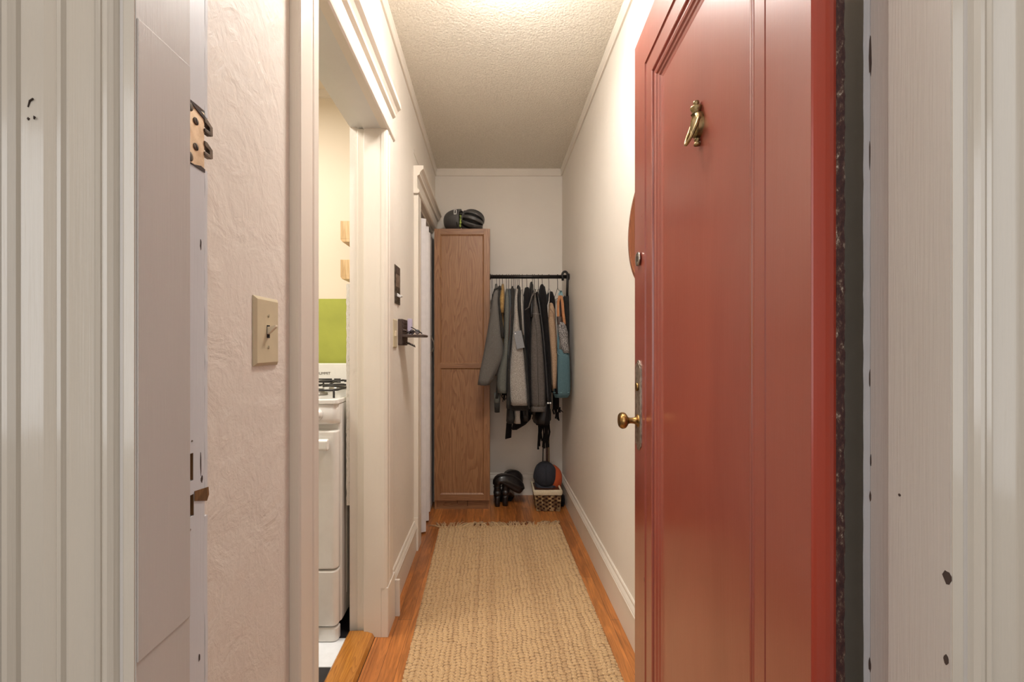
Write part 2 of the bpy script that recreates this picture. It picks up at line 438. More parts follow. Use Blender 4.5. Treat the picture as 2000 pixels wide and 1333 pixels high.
# baseboards
def bb_prof(s, x): return [(x, 0), (x+s*.0155, 0), (x+s*.0155, .128), (x+s*.019, .131), (x+s*.019, .136), (x+s*.0165, .139), (x+s*.0165, .143), (x+s*.013, .15), (x+s*.008, .158), (x+s*.008, .167), (x+s*.005, .172), (x, .172)]
struct(MB().prism(bb_prof(-1, XR), YE, YB, 'y'), 'baseboard_right', M['trim'])
struct(MB().prism([(p[0]*1.0, p[1]) for p in bb_prof(1, XL)], 1.835, 2.412, 'y'), 'baseboard_left', M['trim'])
struct(MB().prism(bb_prof(1, XL), .60, .922, 'y'), 'baseboard_left_entry', M['trim'])
struct(MB().prism([(YB-(p[0]-XL), p[1]) for p in bb_prof(1, XL)], XL, XR, 'x'), 'baseboard_back', M['trim'])
struct(MB().box(XL, -.397, 1.822, 1.834, 0, .158), 'trim_baseboard_end_block', M['trim'], bevel=.0015)

# casings on the left wall
def casing_prof(y0, y1):   # y0 outer edge, y1 opening edge
    s = 1 if y1 > y0 else -1
    q = [(0, 0), (.021, 0), (.025, .004), (.025, .058), (.0215, .062), (.0215, .068), (.025, .072), (.0252, .096), (.022, .102), (.012, .105), (0, .105)]
    return [(XL+a, y0+s*b) for a, b in q]
HEAD = [(0, 2.05), (.027, 2.05), (.032, 2.055), (.034, 2.062), (.032, 2.070), (.027, 2.074), (.022, 2.080), (.022, 2.148), (.028, 2.152), (.034, 2.156), (.036, 2.166), (.044, 2.178), (.052, 2.184), (.057, 2.188), (.057, 2.207), (0, 2.207)]
def head(y0, y1): return MB().prism([(XL+a, b) for a, b in HEAD], y0, y1, 'y')
# kitchen doorway
k = MB().prism(casing_prof(.921, 1.026), 0, 2.05, 'z'); struct(k, 'trim_kitchen_casing_near', M['trim'], bevel=.001)
k = MB().prism(casing_prof(1.793, 1.690), .2, 2.05, 'z'); struct(k, 'trim_kitchen_casing_far', M['trim'], bevel=.001)
struct(MB().prism([(XL, 1.69), (-.4165, 1.69), (-.414, 1.693), (-.414, 1.812), (XL, 1.815)], 0, .2, 'z'), 'trim_kitchen_plinth', M['trim'], bevel=.003)
struct(head(.905, 1.80), 'trim_kitchen_head', M['trim'])
jp = [(XL, 1.69), (-.514, 1.695), (-.516, 1.712), (-.545, 1.713), (-.546, 1.722), (-.578, 1.7225), (-.578, 1.76), (XL, 1.76)]
struct(MB().prism(jp, 0, 2.06, 'z'), 'trim_kitchen_jamb_far', M['trim'], bevel=.001)
struct(MB().box(-.578, XL, .97, 1.02, 0, 2.06), 'trim_kitchen_jamb_near', M['trim'])
struct(MB().prism([(XL, 2.053), (-.516, 2.053), (-.516, 2.066), (-.546, 2.066), (-.546, 2.072), (-.578, 2.072), (-.578, 2.12), (XL, 2.12)], .97, 1.76, 'y'), 'trim_kitchen_jamb_head', M['cool'])
th = [(-.578, -.02), (-.578, .012), (-.572, .019), (-.50, .021), (-.478, .015), (-.469, .001), (-.469, -.02)]
struct(MB().prism(th, 1.0, 1.702, 'y'), 'trim_kitchen_threshold', M['thresh'])
struct(MB().box(-.4655, -.445, 1.0, 1.69, -.03, .0015), 'trim_floor_edge_strip', M['floor'])
rp = MB(); rnd = random.Random(3)
zs = [.52+i*.91/60 for i in range(61)]
rp.rings([[(-.577, 1.724, z), (-.5925-rnd.uniform(0, .003), 1.724, z), (-.5935-rnd.uniform(0, .003), 1.738, z), (-.577, 1.738, z)] for z in zs])
struct(rp, 'trim_torn_plaster_edge', M['roughp'])
# closet doorway
k = MB().prism(casing_prof(2.41, 2.508), .19, 2.05, 'z'); struct(k, 'trim_closet_casing_near', M['trim'], bevel=.001)
struct(MB().prism([(XL, 2.405), (-.4195, 2.405), (-.417, 2.407), (-.417, 2.51), (XL, 2.512)], 0, .19, 'z'), 'trim_closet_plinth', M['trim'], bevel=.003)
k = MB().prism(casing_prof(3.28, 3.185), 0, 2.05, 'z'); struct(k, 'trim_closet_casing_far', M['trim'])
struct(head(2.395, 3.285), 'trim_closet_head', M['trim'])
struct(MB().box(-.58, XL, 2.49, 2.515, 0, 2.055).box(-.58, XL, 3.175, 3.20, 0, 2.055).box(-.58, XL, 2.515, 3.175, 2.03, 2.055), 'trim_closet_jamb', M['trim'])
# accordion door, folded part way
zt = 1.975
ac = [(-.449, 2.612), (-.4075, 2.632), (-.433, 2.792), (-.4145, 2.80), (-.437, 2.944), (-.4275, 2.95), (-.434, 3.165), (-.446, 3.165), (-.440, 2.957), (-.449, 2.952), (-.444, 2.81), (-.449, 2.80), (-.440, 2.65), (-.455, 2.625)]
dr = struct(MB().prism(ac, .012, zt, 'z'), 'door_2', M['accord'], bevel=.001)
dr['label'] = 'white folding accordion closet door beside the tall walnut cabinet'
hp = []
for i in range(13):
    t = i/12; zz = Z_(657, 3.0)-t*(Z_(657, 3.0)-Z_(691, 3.0)); hp.append((-.4295+.022*math.sin(PI*t), 3.0, zz))
MB().tube(hp, .0032, 8).lathe([(.006, 0), (.006, .006)], (-.4315, 3.0, hp[0][2]), 'x', 10).lathe([(.006, 0), (.006, .006)], (-.4315, 3.0, hp[-1][2]), 'x', 10).build('door_handle', M['handle'], dr, True)

# ------------------------------------------------------------------ entry doorway: jambs, stops and casings
def jamb_pieces():
    # rebate lining of the left jamb, pierced by old mortises
    xa, xb, y0, y1 = -.364, -.370, .494, .5335
    cuts = [(.9645, .991, .497, .5145), (1.008, 1.0415, .497, .5135), (1.393, 1.471, .495, .534)]
    mb = MB(); zz = 0
    for c0, c1, ya, yb in cuts:
        mb.box(xb, xa, y0, y1, zz, c0)
        if yb < y1-.002: mb.box(xb, xa, yb, y1, c0, c1)
        mb.box(xb, xa, y0, ya, c0, c1); zz = c1
    mb.box(xb, xa, y0, y1, zz, 2.16)
    return mb
struct(jamb_pieces(), 'trim_jamb_left_rebate', M['jambw'])
struct(MB().box(-.3700, -.3644, .5138, .5144, .965, .9905).box(-.3700, -.3644, .5128, .5134, 1.0085, 1.041), 'trim_mortise_lining', M['bare'])
struct(MB().box(-.3745, -.3701, .494, .539, 0, 2.16), 'trim_jamb_left_bare_wood', M['bare'])
struct(MB().prism([(JL, .4185), (JL, .493), (JL-.001, .494), (-.370, .494), (-.370, .4185)], 0, 2.16, 'z'), 'trim_jamb_left', M['jamb'])
struct(MB().box(JL, JL+.0012, .4195, .4925, .855, 1.50), 'trim_stop_patch_left', M['jamb'], bevel=.0006)
# white inner edge bead with knocks
def edge_bead(x0, s, y0, y1, gaps, mat, nm):
    mb = MB(); z0 = 0; rn = random.Random(5)
    for g0, g1 in gaps+[(2.16, 2.16)]:
        k = max(2, int((g0-z0)/.02)); rr = []
        for i in range(k+1):
            z = z0+(g0-z0)*i/k; j = rn.uniform(-.0004, .0004)
            if i in (0, k) and 0 < z < 2.1: z += rn.uniform(-.003, .003)
            rr.append([(x0+j, y0+j, z), (x0-s*.0005+j, y1, z), (x0-s*.008, y1+.0005, z), (x0-s*.008, y0, z)])
        mb.rings(rr); z0 = g1
    return struct(mb, nm, mat)
edge_bead(-.3645, 1, .5345, .5405, [(.958, .99), (1.395, 1.462)], M['jambw'], 'trim_jamb_left_edge')
# right jamb
struct(MB().prism([(JR, .4275), (JR, .4945), (JR+.001, .496), (.4785, .496), (.4785, .5295), (.486, .5295), (.486, .4275)], 0, 2.16, 'z'), 'trim_jamb_right', M['jamb'])
struct(MB().box(.480, .486, .5295, .5305, 0, 2.16), 'trim_jamb_right_crack', M['chip'])
edge_bead(.4788, -1, .5305, .5405, [], M['jambw'], 'trim_jamb_right_edge')
struct(MB().box(JL-.02, JR+.02, .42, .54, 2.14, 2.16), 'trim_jamb_head', M['jamb'])
def cas(corner, yc, s):
    q = [(.0006, .0005), (.0009, -.0012), (.011, -.0014), (.0125, -.0006), (.0132, .002), (.016, .0022), (.017, .0005), (.019, -.004), (.0225, -.0072), (.026, -.0074), (.029, -.0055), (.0306, -.002),
         (.0315, -.0045), (.034, -.0065), (.0365, -.0058), (.0375, -.0015), (.068, -.0015), (.0695, -.0055), (.072, -.0068), (.0742, -.0055), (.0752, -.0015), (.09, -.0022), (.102, -.005), (.1075, -.0065),
         (.1085, -.010), (.112, -.0145), (.116, -.0155), (.120, -.0140), (.1235, -.0095), (.1245, -.007), (.150, -.007), (.156, -.012), (.165, -.012), (.165, .0215), (.0006, .0215)]
    return [(corner-s*a, yc+b) for a, b in q]
for nm, c, y, s in (('trim_casing_left', JL, .4185, 1), ('trim_casing_right', JR, .4275, -1)):
    struct(MB().prism(cas(c, y, s), 0, 2.16, 'z'), nm, M['casing'])
struct(MB().box(JL-.165, JR+.165, .405, .44, 2.16, 2.32), 'trim_casing_head', M['casing'], bevel=.003)
struct(MB().box(JL, JR, .40, .545, -.02, .012), 'trim_entry_threshold', M['thresh'], bevel=.003)

# chips, nail holes, cracks
def chipx(x, y, z, wy, hz, mat, name='paint_chip', s=1, seed=0, parent=None):
    rn = random.Random(seed); n = 9
    pts = [(y+wy/2*math.cos(2*PI*i/n)*rn.uniform(.6, 1.1), z+hz/2*math.sin(2*PI*i/n)*rn.uniform(.6, 1.1)) for i in range(n)]
    return struct(MB().prism(pts, x, x+s*.0003, 'x'), 'trim_'+name, mat)
def on_x(x, u): return x*F/(u-CU)
def chip_px(x, u, v, du, dv, mat, s=1, seed=0, name='paint_chip'):
    y = on_x(x, u); y2 = on_x(x, u+du); wy = abs(y2-y); hz = dv*y/F
    chipx(x, y, Z_(v, y), wy, hz, mat, name, s, seed)
for u, v, du, dv, sd in ((392, 478, 3, 24, 1), (375, 862, 4, 5, 3), (392, 905, 2.2, 50, 4), (394, 937, 4, 16, 5), (371, 1036, 4, 6, 6), (389, 1285, 4, 17, 7), (369, 1330, 2, 14, 2)):
    chip_px(-.364, u, v, du, dv, M['chip'] if sd in (1, 4, 5, 7) else M['crack'], 1, sd)
chip_px(JR, 1757, 968, 7, 7, M['chip'], -1, 21, 'nail_hole')
chip_px(JR, 1850, 1127, 18, 30, M['chip'], -1, 22)
chip_px(JR, 1849, 1290, 12, 27, M['chip'], -1, 23)
chip_px(.4785, 1700, 110, 6, 90, M['chip'], -1, 24); chip_px(.4785, 1701, 900, 3, 26, M['chip'], -1, 25); chip_px(.4785, 1700, 970, 4, 22, M['chip'], -1, 26)
chip_px(.4785, 1699, 1300, 5, 30, M['chip'], -1, 27); chip_px(.4785, 1699, 300, 3, 60, M['chip'], -1, 28); chip_px(.4785, 1699, 740, 3, 40, M['chip'], -1, 29)
# broken wood sliver beside the lower mortise
struct(MB().prism([(.5145, .982), (.537, .974), (.541, .981), (.540, .991), (.5145, .994)], -.3636, -.3632, 'x'), 'trim_bare_wood_sliver', M['bare'])
for pts, nm in (([(64, 191.5), (57, 196), (54, 209), (55, 209), (58.2, 197.4), (64, 193)], 'a'), ([(53, 232), (55, 229), (57, 231), (55, 235)], 'b'), ([(66, 226), (68.2, 228), (66, 233), (65.5, 230)], 'c')):
    yy = .4130
    struct(MB().prism([(X_(u, yy), Z_(v, yy)) for u, v in pts], yy-.0004, yy+.001, 'y'), 'trim_scratch_mark', M['chip'])

# strike plate with two keeper loops
sp = thing('strike_plate', 'brass rim lock strike plate with two keeper loops on left door jamb', 'strike plate', (-.369, .515, 1.432))
MB().box(-.3695, -.3643, .4955, .5338, 1.395, 1.468).build('plate', M['strike'], sp, bevel=.0006)
for zz in (1.453, 1.4235):
    lp = MB()
    pr = [(.533, zz+.0095), (.5375, zz+.0095), (.548, zz+.004), (.5485, zz-.007), (.546, zz-.0085), (.533, zz-.0085), (.533, zz-.004), (.5425, zz-.004), (.5425, zz+.001), (.533, zz+.0035)]
    lp.prism(pr, -.3695, -.3630, 'x'); lp.build('keeper_loop', M['steel'], sp, bevel=.0005)
def screw(y, z, r, parent, ang, x=-.3643):
    s1 = MB().lathe([(r, 0), (r, .0007), (r*.7, .0012), (0.0002, .0013)], (x, y, z), 'x', 18).build('screw', M['steel'], parent, True)
    mb = MB().box(-.0002, .0003, -r*.85, r*.85, -r*.11, r*.11).xf(Matrix.Translation((x+.0012, y, z)) @ Matrix.Rotation(ang, 4, 'X'))
    mb.build('slot', M['dark'], s1)
screw(.518, 1.4496, .0045, sp, 1.9); screw(.518, 1.418, .0045, sp, 2.1); screw(.507, 1.4625, .006, sp, 1.8); screw(.507, 1.4015, .006, sp, 1.7)
ch = MB()
ch.prism([(.496, 1.468), (.512, 1.4665), (.527, 1.4615), (.5385, 1.4585), (.541, 1.4605), (.53, 1.4655), (.5165, 1.4695), (.508, 1.4694), (.496, 1.4715)], -.3645, -.3632, 'x')
ch.prism([(.499, 1.395), (.514, 1.3945), (.526, 1.398), (.5335, 1.3965), (.5335, 1.3925), (.524, 1.3925), (.512, 1.393)], -.3645, -.3632, 'x')
struct(ch, 'trim_broken_paint_edge', M['redchip'] if False else M['chip'])

# ------------------------------------------------------------------ the red entry door
dd = Vector((-.061, -1, 0)).normalized(); ang = math.atan2(dd.y, dd.x)
DW, DH, DT = .8155, 2.136, .044
door = bpy.data.objects.new('door_1', None); COL.objects.link(door); door['kind'] = 'structure'
door['label'] = 'open glossy brick red panelled entry door with brass knob and knocker'
door.location = (.466, 1.36, .012); door.rotation_euler = (0, 0, ang)
def dl(mb, name, mat, parent=door, **k): return mb.build(name, mat, parent, local=True, **k)
DZ = DH-.012
# leaf frame: stiles and rails (local x from free edge to hinge edge, y into the thickness)
def frame_ring(i0, i1, y0, y1, z_lo, z_hi, x_lo, x_hi):
    return
SX = .104; S2 = .161; S3 = .2175; HX1 = .716; HX2 = .676; HX3 = .645
ZT = DZ-.116; ZB = .135
mb = MB()
mb.box(0, SX, 0, DT, 0, DZ).box(HX1, DW-.012, 0, DT, 0, DZ).box(DW-.012, DW-.0005, 0, .012, 0, DZ).box(SX, HX1, 0, DT, ZT, DZ).box(SX, HX1, 0, DT, 0, ZB)
leaf = dl(mb, 'door_frame', M['red'])
# second band, set back behind a bead
def loopband(xa, xb, za, zb, w_l, w_r, w_t, w_b, ya, yb):
    o_ = [(xa, za), (xb, za), (xb, zb), (xa, zb)]
    i_ = [(xa+w_l, za+w_b), (xb-w_r, za+w_b), (xb-w_r, zb-w_t), (xa+w_l, zb-w_t)]
    vs = [(p[0], ya, p[1]) for p in o_]+[(p[0], yb, p[1]) for p in i_]
    return vs, [(i, (i+1) % 4, 4+(i+1) % 4, 4+i) for i in range(4)]
def band(mb, levels):
    # levels: (inset fraction l/r/t/b, y) successive rings, giving a mitred moulding
    prev = None
    for (l, r, t, b, y) in levels:
        ring = [(SX+l, y, ZB+b), (HX1-r, y, ZB+b), (HX1-r, y, ZT-t), (SX+l, y, ZT-t)]
        if prev is not None:
            mb.add(prev+ring, [(i, (i+1) % 4, 4+(i+1) % 4, 4+i) for i in range(4)])
        prev = ring
lv = []
tot_l, tot_r, tot_t, tot_b = S3-SX, HX1-HX3, .113, .113
steps = [(0, 0), (.02, .004), (.05, .0055), (.08, .003), (.10, .0018), (.49, .0018), (.505, .001), (.54, .0005), (.57, .0018), (.58, .006), (.63, .0065), (.66, .004), (.71, .003), (.77, .005), (.80, .009), (.86, .010), (.89, .0135), (.96, .0145), (1.0, .0155)]
for f, y in steps:
    fr = f if f < .5 else .5+(f-.5)
    lv.append((tot_l*f, tot_r*f, tot_t*f, tot_b*f, y))
mb = MB(); band(mb, lv)
dl(mb, 'panel_moulding', M['red'])
dl(MB().box(S3-.002, .6755, .0155, DT-.012, ZB+.11, ZT-.11).box(.6765, HX1-.0008, .0155, DT-.012, ZB+.02, ZT-.02), 'panel', M['red'])
dl(MB().box(SX, HX1, DT-.012, DT-.004, ZB, ZT), 'inner_panel', M['red'])
dl(MB().box(.001, DW-.006, DT, DT+.0012, .001, DZ-.001), 'inner_bounce_face', M['trim'])  # unseen pale layer added to bounce light into the gap behind the door
# hinge edge
eg = [(DW-.0005, .0005), (DW+.0012, .002), (DW+.0016, .006), (DW+.0014, .017), (DW+.0004, .023), (DW-.0015, .029), (DW-.0045, .034), (DW-.0085, .038), (DW-.02, .038), (DW-.02, .0005)]
dl(MB().prism(eg, 0, DZ, 'z'), 'hinge_edge', M['redge'], smooth=False)
mb = MB(); rn = random.Random(11); rr = []
K = 260
for i in range(K+1):
    zz = DZ*i/K; j = rn.uniform(-.0008, .0012)
    rr.append([(DW-.0052, .0345+rn.uniform(-.0008, .0008), zz), (DW-.0048, .0365, zz), (DW-.0040+j*.4, .0400, zz), (DW-.0042+j*.4, .0445+j*.7, zz), (DW-.009, .0448, zz), (DW-.009, .0345, zz)])
mb.rings(rr); dl(mb, 'chipped_edge', M['redchip'])
# lock plate, knob, cylinders
bxp = thing  # alias kept short
pc = .046
pl = MB(); zz0, zz1 = .836, 1.118; wv = .031
outl = [(-wv, zz0+.03), (-wv*.9, zz0+.016), (-wv*.55, zz0+.010), (-wv*.35, zz0+.002), (0, zz0), (wv*.35, zz0+.002), (wv*.55, zz0+.010), (wv*.9, zz0+.016), (wv, zz0+.03),
        (wv, zz1-.03), (wv*.9, zz1-.016), (wv*.55, zz1-.010), (wv*.35, zz1-.002), (0, zz1), (-wv*.35, zz1-.002), (-wv*.55, zz1-.010), (-wv*.9, zz1-.016), (-wv, zz1-.03)]
pl.prism([(pc+a, b) for a, b in outl], -.0032, 0, 'y')
pl.prism([(pc+a*.82, zz0+(b-zz0)*.95+.007) for a, b in outl], -.0042, -.003, 'y')
plate = dl(pl, 'lock_plate', M['brassp'], bevel=.0008)
def led(prof, x, z, name, mat, parent):
    return dl(MB().lathe([(r, -t) for r, t in prof], (x, 0, z), 'y', 32), name, mat, parent, smooth=True, sub=1)
zk = .94-.012
led([(.0215, 0), (.0215, .004), (.019, .007), (.016, .009), (.0105, .012), (.0092, .020), (.0092, .030), (.011, .034), (.017, .037), (.0235, .041), (.0262, .047), (.0262, .053), (.0235, .059), (.019, .062), (.0165, .0625), (.0155, .0612), (.0002, .0615)], pc, zk, 'door_knob', M['brass'], door)
led([(.0135, .003), (.0135, .008), (.0125, .0095), (.0095, .0098), (.009, .0088), (.0002, .0088)], pc, 1.046-.012, 'keyhole_cylinder', M['brass'], door)
k_ = led([(.0225, 0), (.0225, .006), (.021, .0085), (.015, .009), (.0145, .0075), (.0002, .0075)], pc+.006, 1.445-.012, 'deadbolt_cylinder', M['chrome'], door)
dl(MB().box(pc+.0045, pc+.0075, -.0082, -.0070, 1.425, 1.441), 'key_slot', M['dark'], k_)
# old filler dabs
def dab(x, z, w_, h_, mat, sd):
    rn = random.Random(sd); n = 8
    pts = [(x+w_*math.cos(2*PI*i/n)*rn.uniform(.6, 1.2), z+h_*math.sin(2*PI*i/n)*rn.uniform(.6, 1.2)) for i in range(n)]
    dl(MB().prism(pts, -.0006, 0.0002, 'y'), 'paint_blister', mat)
dab(.073, 1.56, .003, .004, M['red'], 1); dab(.10, .46, .0015, .006, M['pewter'], 2)
# knocker
s0 = .447
kx, kz = s0, 1.61
kn = bpy.data.objects.new('knocker', None); COL.objects.link(kn); kn.parent = door; kn.location = (kx, .0155, kz)
def kl(mb, nm, mat, **k): return mb.build(nm, mat, kn, local=True, **k)
kl(MB().lathe([(.001, .084), (.006, .083), (.0065, .079), (.0045, .076), (.0045, .072), (.0125, .0705), (.0125, .068), (.009, .062), (.007, .058), (.0105, .055)], (0, -.008, 0), 'z', 18), 'finial', M['knock'], smooth=True)
ov = []
for sgn, yy, ax, az in ((0, 0, .021, .028), (1, -.010, .021, .028), (2, -.014, .0175, .0235), (3, -.0145, .016, .022), (4, -.0125, .014, .020), (5, -.0135, .011, .016), (6, -.0145, .0002, .0003)):
    ov.append([(ax*math.cos(2*PI*k/24), yy, .032+az*math.sin(2*PI*k/24)) for k in range(24)])
kl(MB().rings(ov), 'oval_plate', M['knock'], smooth=True, auto=.6)
rg = [(.0205*math.cos(a), -.016-.012*max(0, -math.sin(a)), .022+.031*math.sin(a)) for a in [PI+PI*i/16 for i in range(17)]]
kl(MB().tube([(-.0205, -.010, .038)]+rg+[(.0205, -.010, .038)], .0034, 8), 'knocker_ring', M['knock'], smooth=True)
kl(MB().lathe([(.0065, -.0005), (.0065, .004), (.004, .006), (.004, .009), (.0065, .011), (.0045, .016), (.0002, .0165)], (0, 0, -.012), 'z', 14).xf(Matrix.Translation((0, -.006, 0))), 'striker', M['knock'], smooth=True)
# hinges, knuckles between door and jamb
for zz in (.24, 1.9):
    h_ = MB().lathe([(.0055, 0), (.0055, .09)], (DW+.004, .0505, zz), 'z', 14)
    dl(h_, 'hinge', M['steel'], smooth=True)

# round wooden disc on the right wall behind the door
rd = MB().lathe([(.205, 0), (.212, .004), (.214, .010), (.210, .016), (.19, .019), (.185, .016), (.0002, .016)], (0, 0, 0), 'x', 64)
rd.v = [(XR-.001-p[0], 1.468+p[1], 1.596+p[2]) for p in rd.v]
tag(rd.build('wall_disc', M['discwood'], smooth=True, auto=.6), 'round reddish brown wooden disc on right wall, mostly behind the red door', 'wall decoration')

# ------------------------------------------------------------------ wall fittings on the left wall
sw = thing('light_switch', 'large almond single toggle light switch nearest the camera', 'light switch', (XL, .822, 1.2))
zc_ = Z_(648, .82)
def bevplate(y0, y1, z0, z1, t=.0065, b=.006):
    r0 = [(XL, y0, z0), (XL, y1, z0), (XL, y1, z1), (XL, y0, z1)]
    r1 = [(XL+.002, y0, z0), (XL+.002, y1, z0), (XL+.002, y1, z1), (XL+.002, y0, z1)]
    r2 = [(XL+t, y0+b, z0+b), (XL+t, y1-b, z0+b), (XL+t, y1-b, z1-b), (XL+t, y0+b, z1-b)]
    return MB().rings([r0, r1, r2])
bevplate(.778, .866, zc_-.0665, zc_+.0665).build('plate', M['almond'], sw, bevel=.0006)
xs = XL+.0065
MB().box(xs-.001, xs+.0004, .8165, .8275, zc_-.0125, zc_+.0125).build('toggle_slot', M['dark'], sw)
tg = MB().prism([(xs-.001, zc_-.006), (xs+.004, zc_-.003), (xs+.0165, zc_+.009), (xs+.0165, zc_+.013), (xs+.004, zc_+.0095), (xs-.001, zc_+.0095)], .8175, .8265, 'y')
tg.build('toggle', M['ivory'], sw, bevel=.0008)
for dz in (.0305, -.0305):
    s_ = MB().lathe([(.0034, 0), (.003, .0008), (.0002, .001)], (xs, .822, zc_+dz), 'x', 14).build('screw', M['almond'], sw, True)
    MB().box(xs+.0009, xs+.0013, .8213, .8227, zc_+dz-.0028, zc_+dz+.0028).build('slot', M['chip'], s_)

ic = thing('intercom_panel', 'narrow tarnished metal wall plate with white toggle above the key shelf', 'wall plate', (XL, 1.975, 1.46))
MB().box(XL, XL+.004, 1.921, 2.028, 1.372, 1.550).build('plate', M['pewter'], ic, bevel=.001)
for a, b, mt in ((1.515, 1.545, 'dkwood'), (1.452, 1.51, 'brassp'), (1.43, 1.446, 'pewter')):
    MB().box(XL+.004, XL+.0055, 1.935, 2.014, a, b).build('inset', M[mt], ic, bevel=.0006)
for yy in (1.945, 2.0):
    MB().lathe([(.004, 0), (.004, .002), (.0002, .0025)], (XL+.004, yy, 1.385), 'x', 12).build('screw', M['steel'], ic, True)
MB().prism([(XL+.003, 1.408), (XL+.016, 1.402), (XL+.026, 1.408), (XL+.026, 1.413), (XL+.016, 1.414), (XL+.003, 1.424)], 1.962, 1.984, 'y').build('toggle', M['white'], ic, bevel=.001)

s2 = thing('light_switch', 'small pale switch plate half hidden behind kitchen door casing', 'light switch', (XL, 1.93, 1.23))
bevplate(1.872, 1.958, 1.166, 1.299).build('plate', M['almond'], s2)
MB().box(XL+.006, XL+.012, 1.91, 1.92, 1.22, 1.245).build('toggle', M['ivory'], s2)

ks = thing('key_shelf', 'dark wooden key shelf with ribbed back on left wall', 'key holder', (XL, 2.05, 1.23))
kb = MB().rbox(XL, XL+.020, 1.995, 2.125, Z_(675, 2.03), Z_(624, 2.03), .006, 'x'); kb.build('back_plate', M['dkwood'], ks, bevel=.001)
for i in range(6):
    zz = 1.187+i*.0195
    MB().box(XL+.020, XL+.0225, 2.004, 2.118, zz, zz+.012).build('rib', M['dkwood'], ks, bevel=.0012)
shz = Z_(659, 2.03)
MB().rbox(XL+.018, -.318, 1.998, 2.12, shz, shz+.0125, .006, 'y').build('shelf', M['dkwood'], ks, bevel=.0015)
for yy in (2.03, 2.06, 2.09):
    MB().tube([(XL+.02, yy, 1.187), (XL+.036, yy, 1.185), (XL+.040, yy, 1.191)], .0018, 6).build('hook', M['steel'], ks, True)
sx = shz+.0125
cd = MB().rbox(-.408, -.386, 2.045, 2.067, sx, sx+.078, .003, 'z'); tag(cd.build('candle', M['candle'], bevel=.001), 'square lilac candle standing on the key shelf', 'candle')
sg = thing('sunglasses', 'folded dark sunglasses lying on outer end of the key shelf', 'sunglasses', (-.35, 2.03, sx))
MB().tube([(-.385, 2.018, sx+.036), (-.370, 2.018, sx+.028), (-.350, 2.018, sx+.017), (-.331, 2.018, sx+.004)], [.002, .0028, .003, .0025], 8).build('temple', M['glassblk'], sg, True)
for x0 in (-.381, -.356):
    e = [[(x0+.0105*math.cos(t), 2.03+dy, sx+.0115+.0105*math.sin(t)) for t in [2*PI*i/16 for i in range(16)]] for dy in (0, .0025)]
    MB().rings(e).build('lens', M['lens'], sg)
    MB().tube([(x0+.0115*math.cos(t), 2.0305, sx+.0128+.0105*math.sin(t)) for t in [2*PI*i/16 for i in range(17)]], .0015, 6).build('rim', M['glassblk'], sg, True)
def keys(name, label, x0, y0, z0, n, sd):
    t = thing(name, label, 'keys', (x0, y0, z0)); rn = random.Random(sd)
    MB().tube([(x0+.011*math.cos(a), y0+.011*math.sin(a), z0+.003) for a in [2*PI*i/14 for i in range(15)]], .0011, 6).build('key_ring', M['chrome'], t, True)
    for i in range(n):
        a = rn.uniform(0, 2*PI); m_ = MB().lathe([(.0105, 0), (.0105, .0022)], (0, 0, 0), 'z', 12).box(.009, .042, -.0035, .0035, 0, .0022).box(.028, .041, -.005, -.002, 0, .002)
        m_.xf(Matrix.Translation((x0+.006*math.cos(a), y0+.004*math.sin(a), z0+.004+i*.004)) @ Matrix.Rotation(rn.uniform(-.9, .9)+(PI if i % 2 else 0), 4, 'Z') @ Matrix.Rotation(rn.uniform(-.5, .1), 4, 'Y'))
        m_.build('key', M['chrome'] if i % 2 else M['glassblk'], t, bevel=.0004)
keys('key_bunch', 'bunch of keys lying beside the candle on the key shelf', -.400, 2.02, sx, 4, 4)
kr = thing('key_chain', 'dark coiled key chain hanging from a hook below the key shelf', 'keys', (XL+.04, 2.03, 1.18))
cp_ = [(XL+.036+.0009*i+.0*i, 2.03+.0045*math.cos(i*1.1), 1.192-.0004*i+.0045*math.sin(i*1.1)) for i in range(46)]
MB().tube(cp_, .0017, 6).build('coil', M['glassblk'], kr, True)

# ------------------------------------------------------------------ kitchen beyond the doorway
KX0 = -2.3
struct(MB().box(KX0-.1, XL-.02, .2, 2.4, -.05, -.004), 'kitchen_floor', M['vinylb'])
wt = MB(); tl = .1525
for i in range(-4, 7):
    for j in range(-11, 2):
        if (i+j) % 2 == 0:
            x0 = -.60+tl*(j-.5); y0 = 1.536+tl*i
            if x0+tl > -.68 or x0 < KX0: continue
            wt.box(x0+.0006, min(x0+tl-.0006, -.5785), y0+.0006, y0+tl-.0006, -.004, -.001)
wt2 = MB().box(-.69, -.5785, 1.5366, 1.688, -.004, -.001)
wt.add(wt2.v, wt2.f)
struct(wt, 'kitchen_floor_white_tiles', M['vinylw'])
struct(MB().box(KX0, -.578, 2.30, 2.4, 0, 2.7), 'wall_kitchen_back', M['kwall'])
struct(MB().box(KX0-.1, KX0, .2, 2.4, 0, 2.7), 'wall_kitchen_left', M['kwall'])
struct(MB().box(KX0, -.578, .2, .3, 0, 2.7), 'wall_kitchen_front', M['kwall'])
struct(MB().box(KX0, -.57, .2, 2.4, 2.575, 2.7), 'ceiling_kitchen', M['kwall'])
struct(MB().box(KX0, -.60, 2.296, 2.30, 0, 1.434), 'wall_kitchen_green', M['green'])
struct(MB().box(KX0, -.60, 2.285, 2.30, 2.535, 2.575), 'trim_kitchen_ceiling', M['trim'])

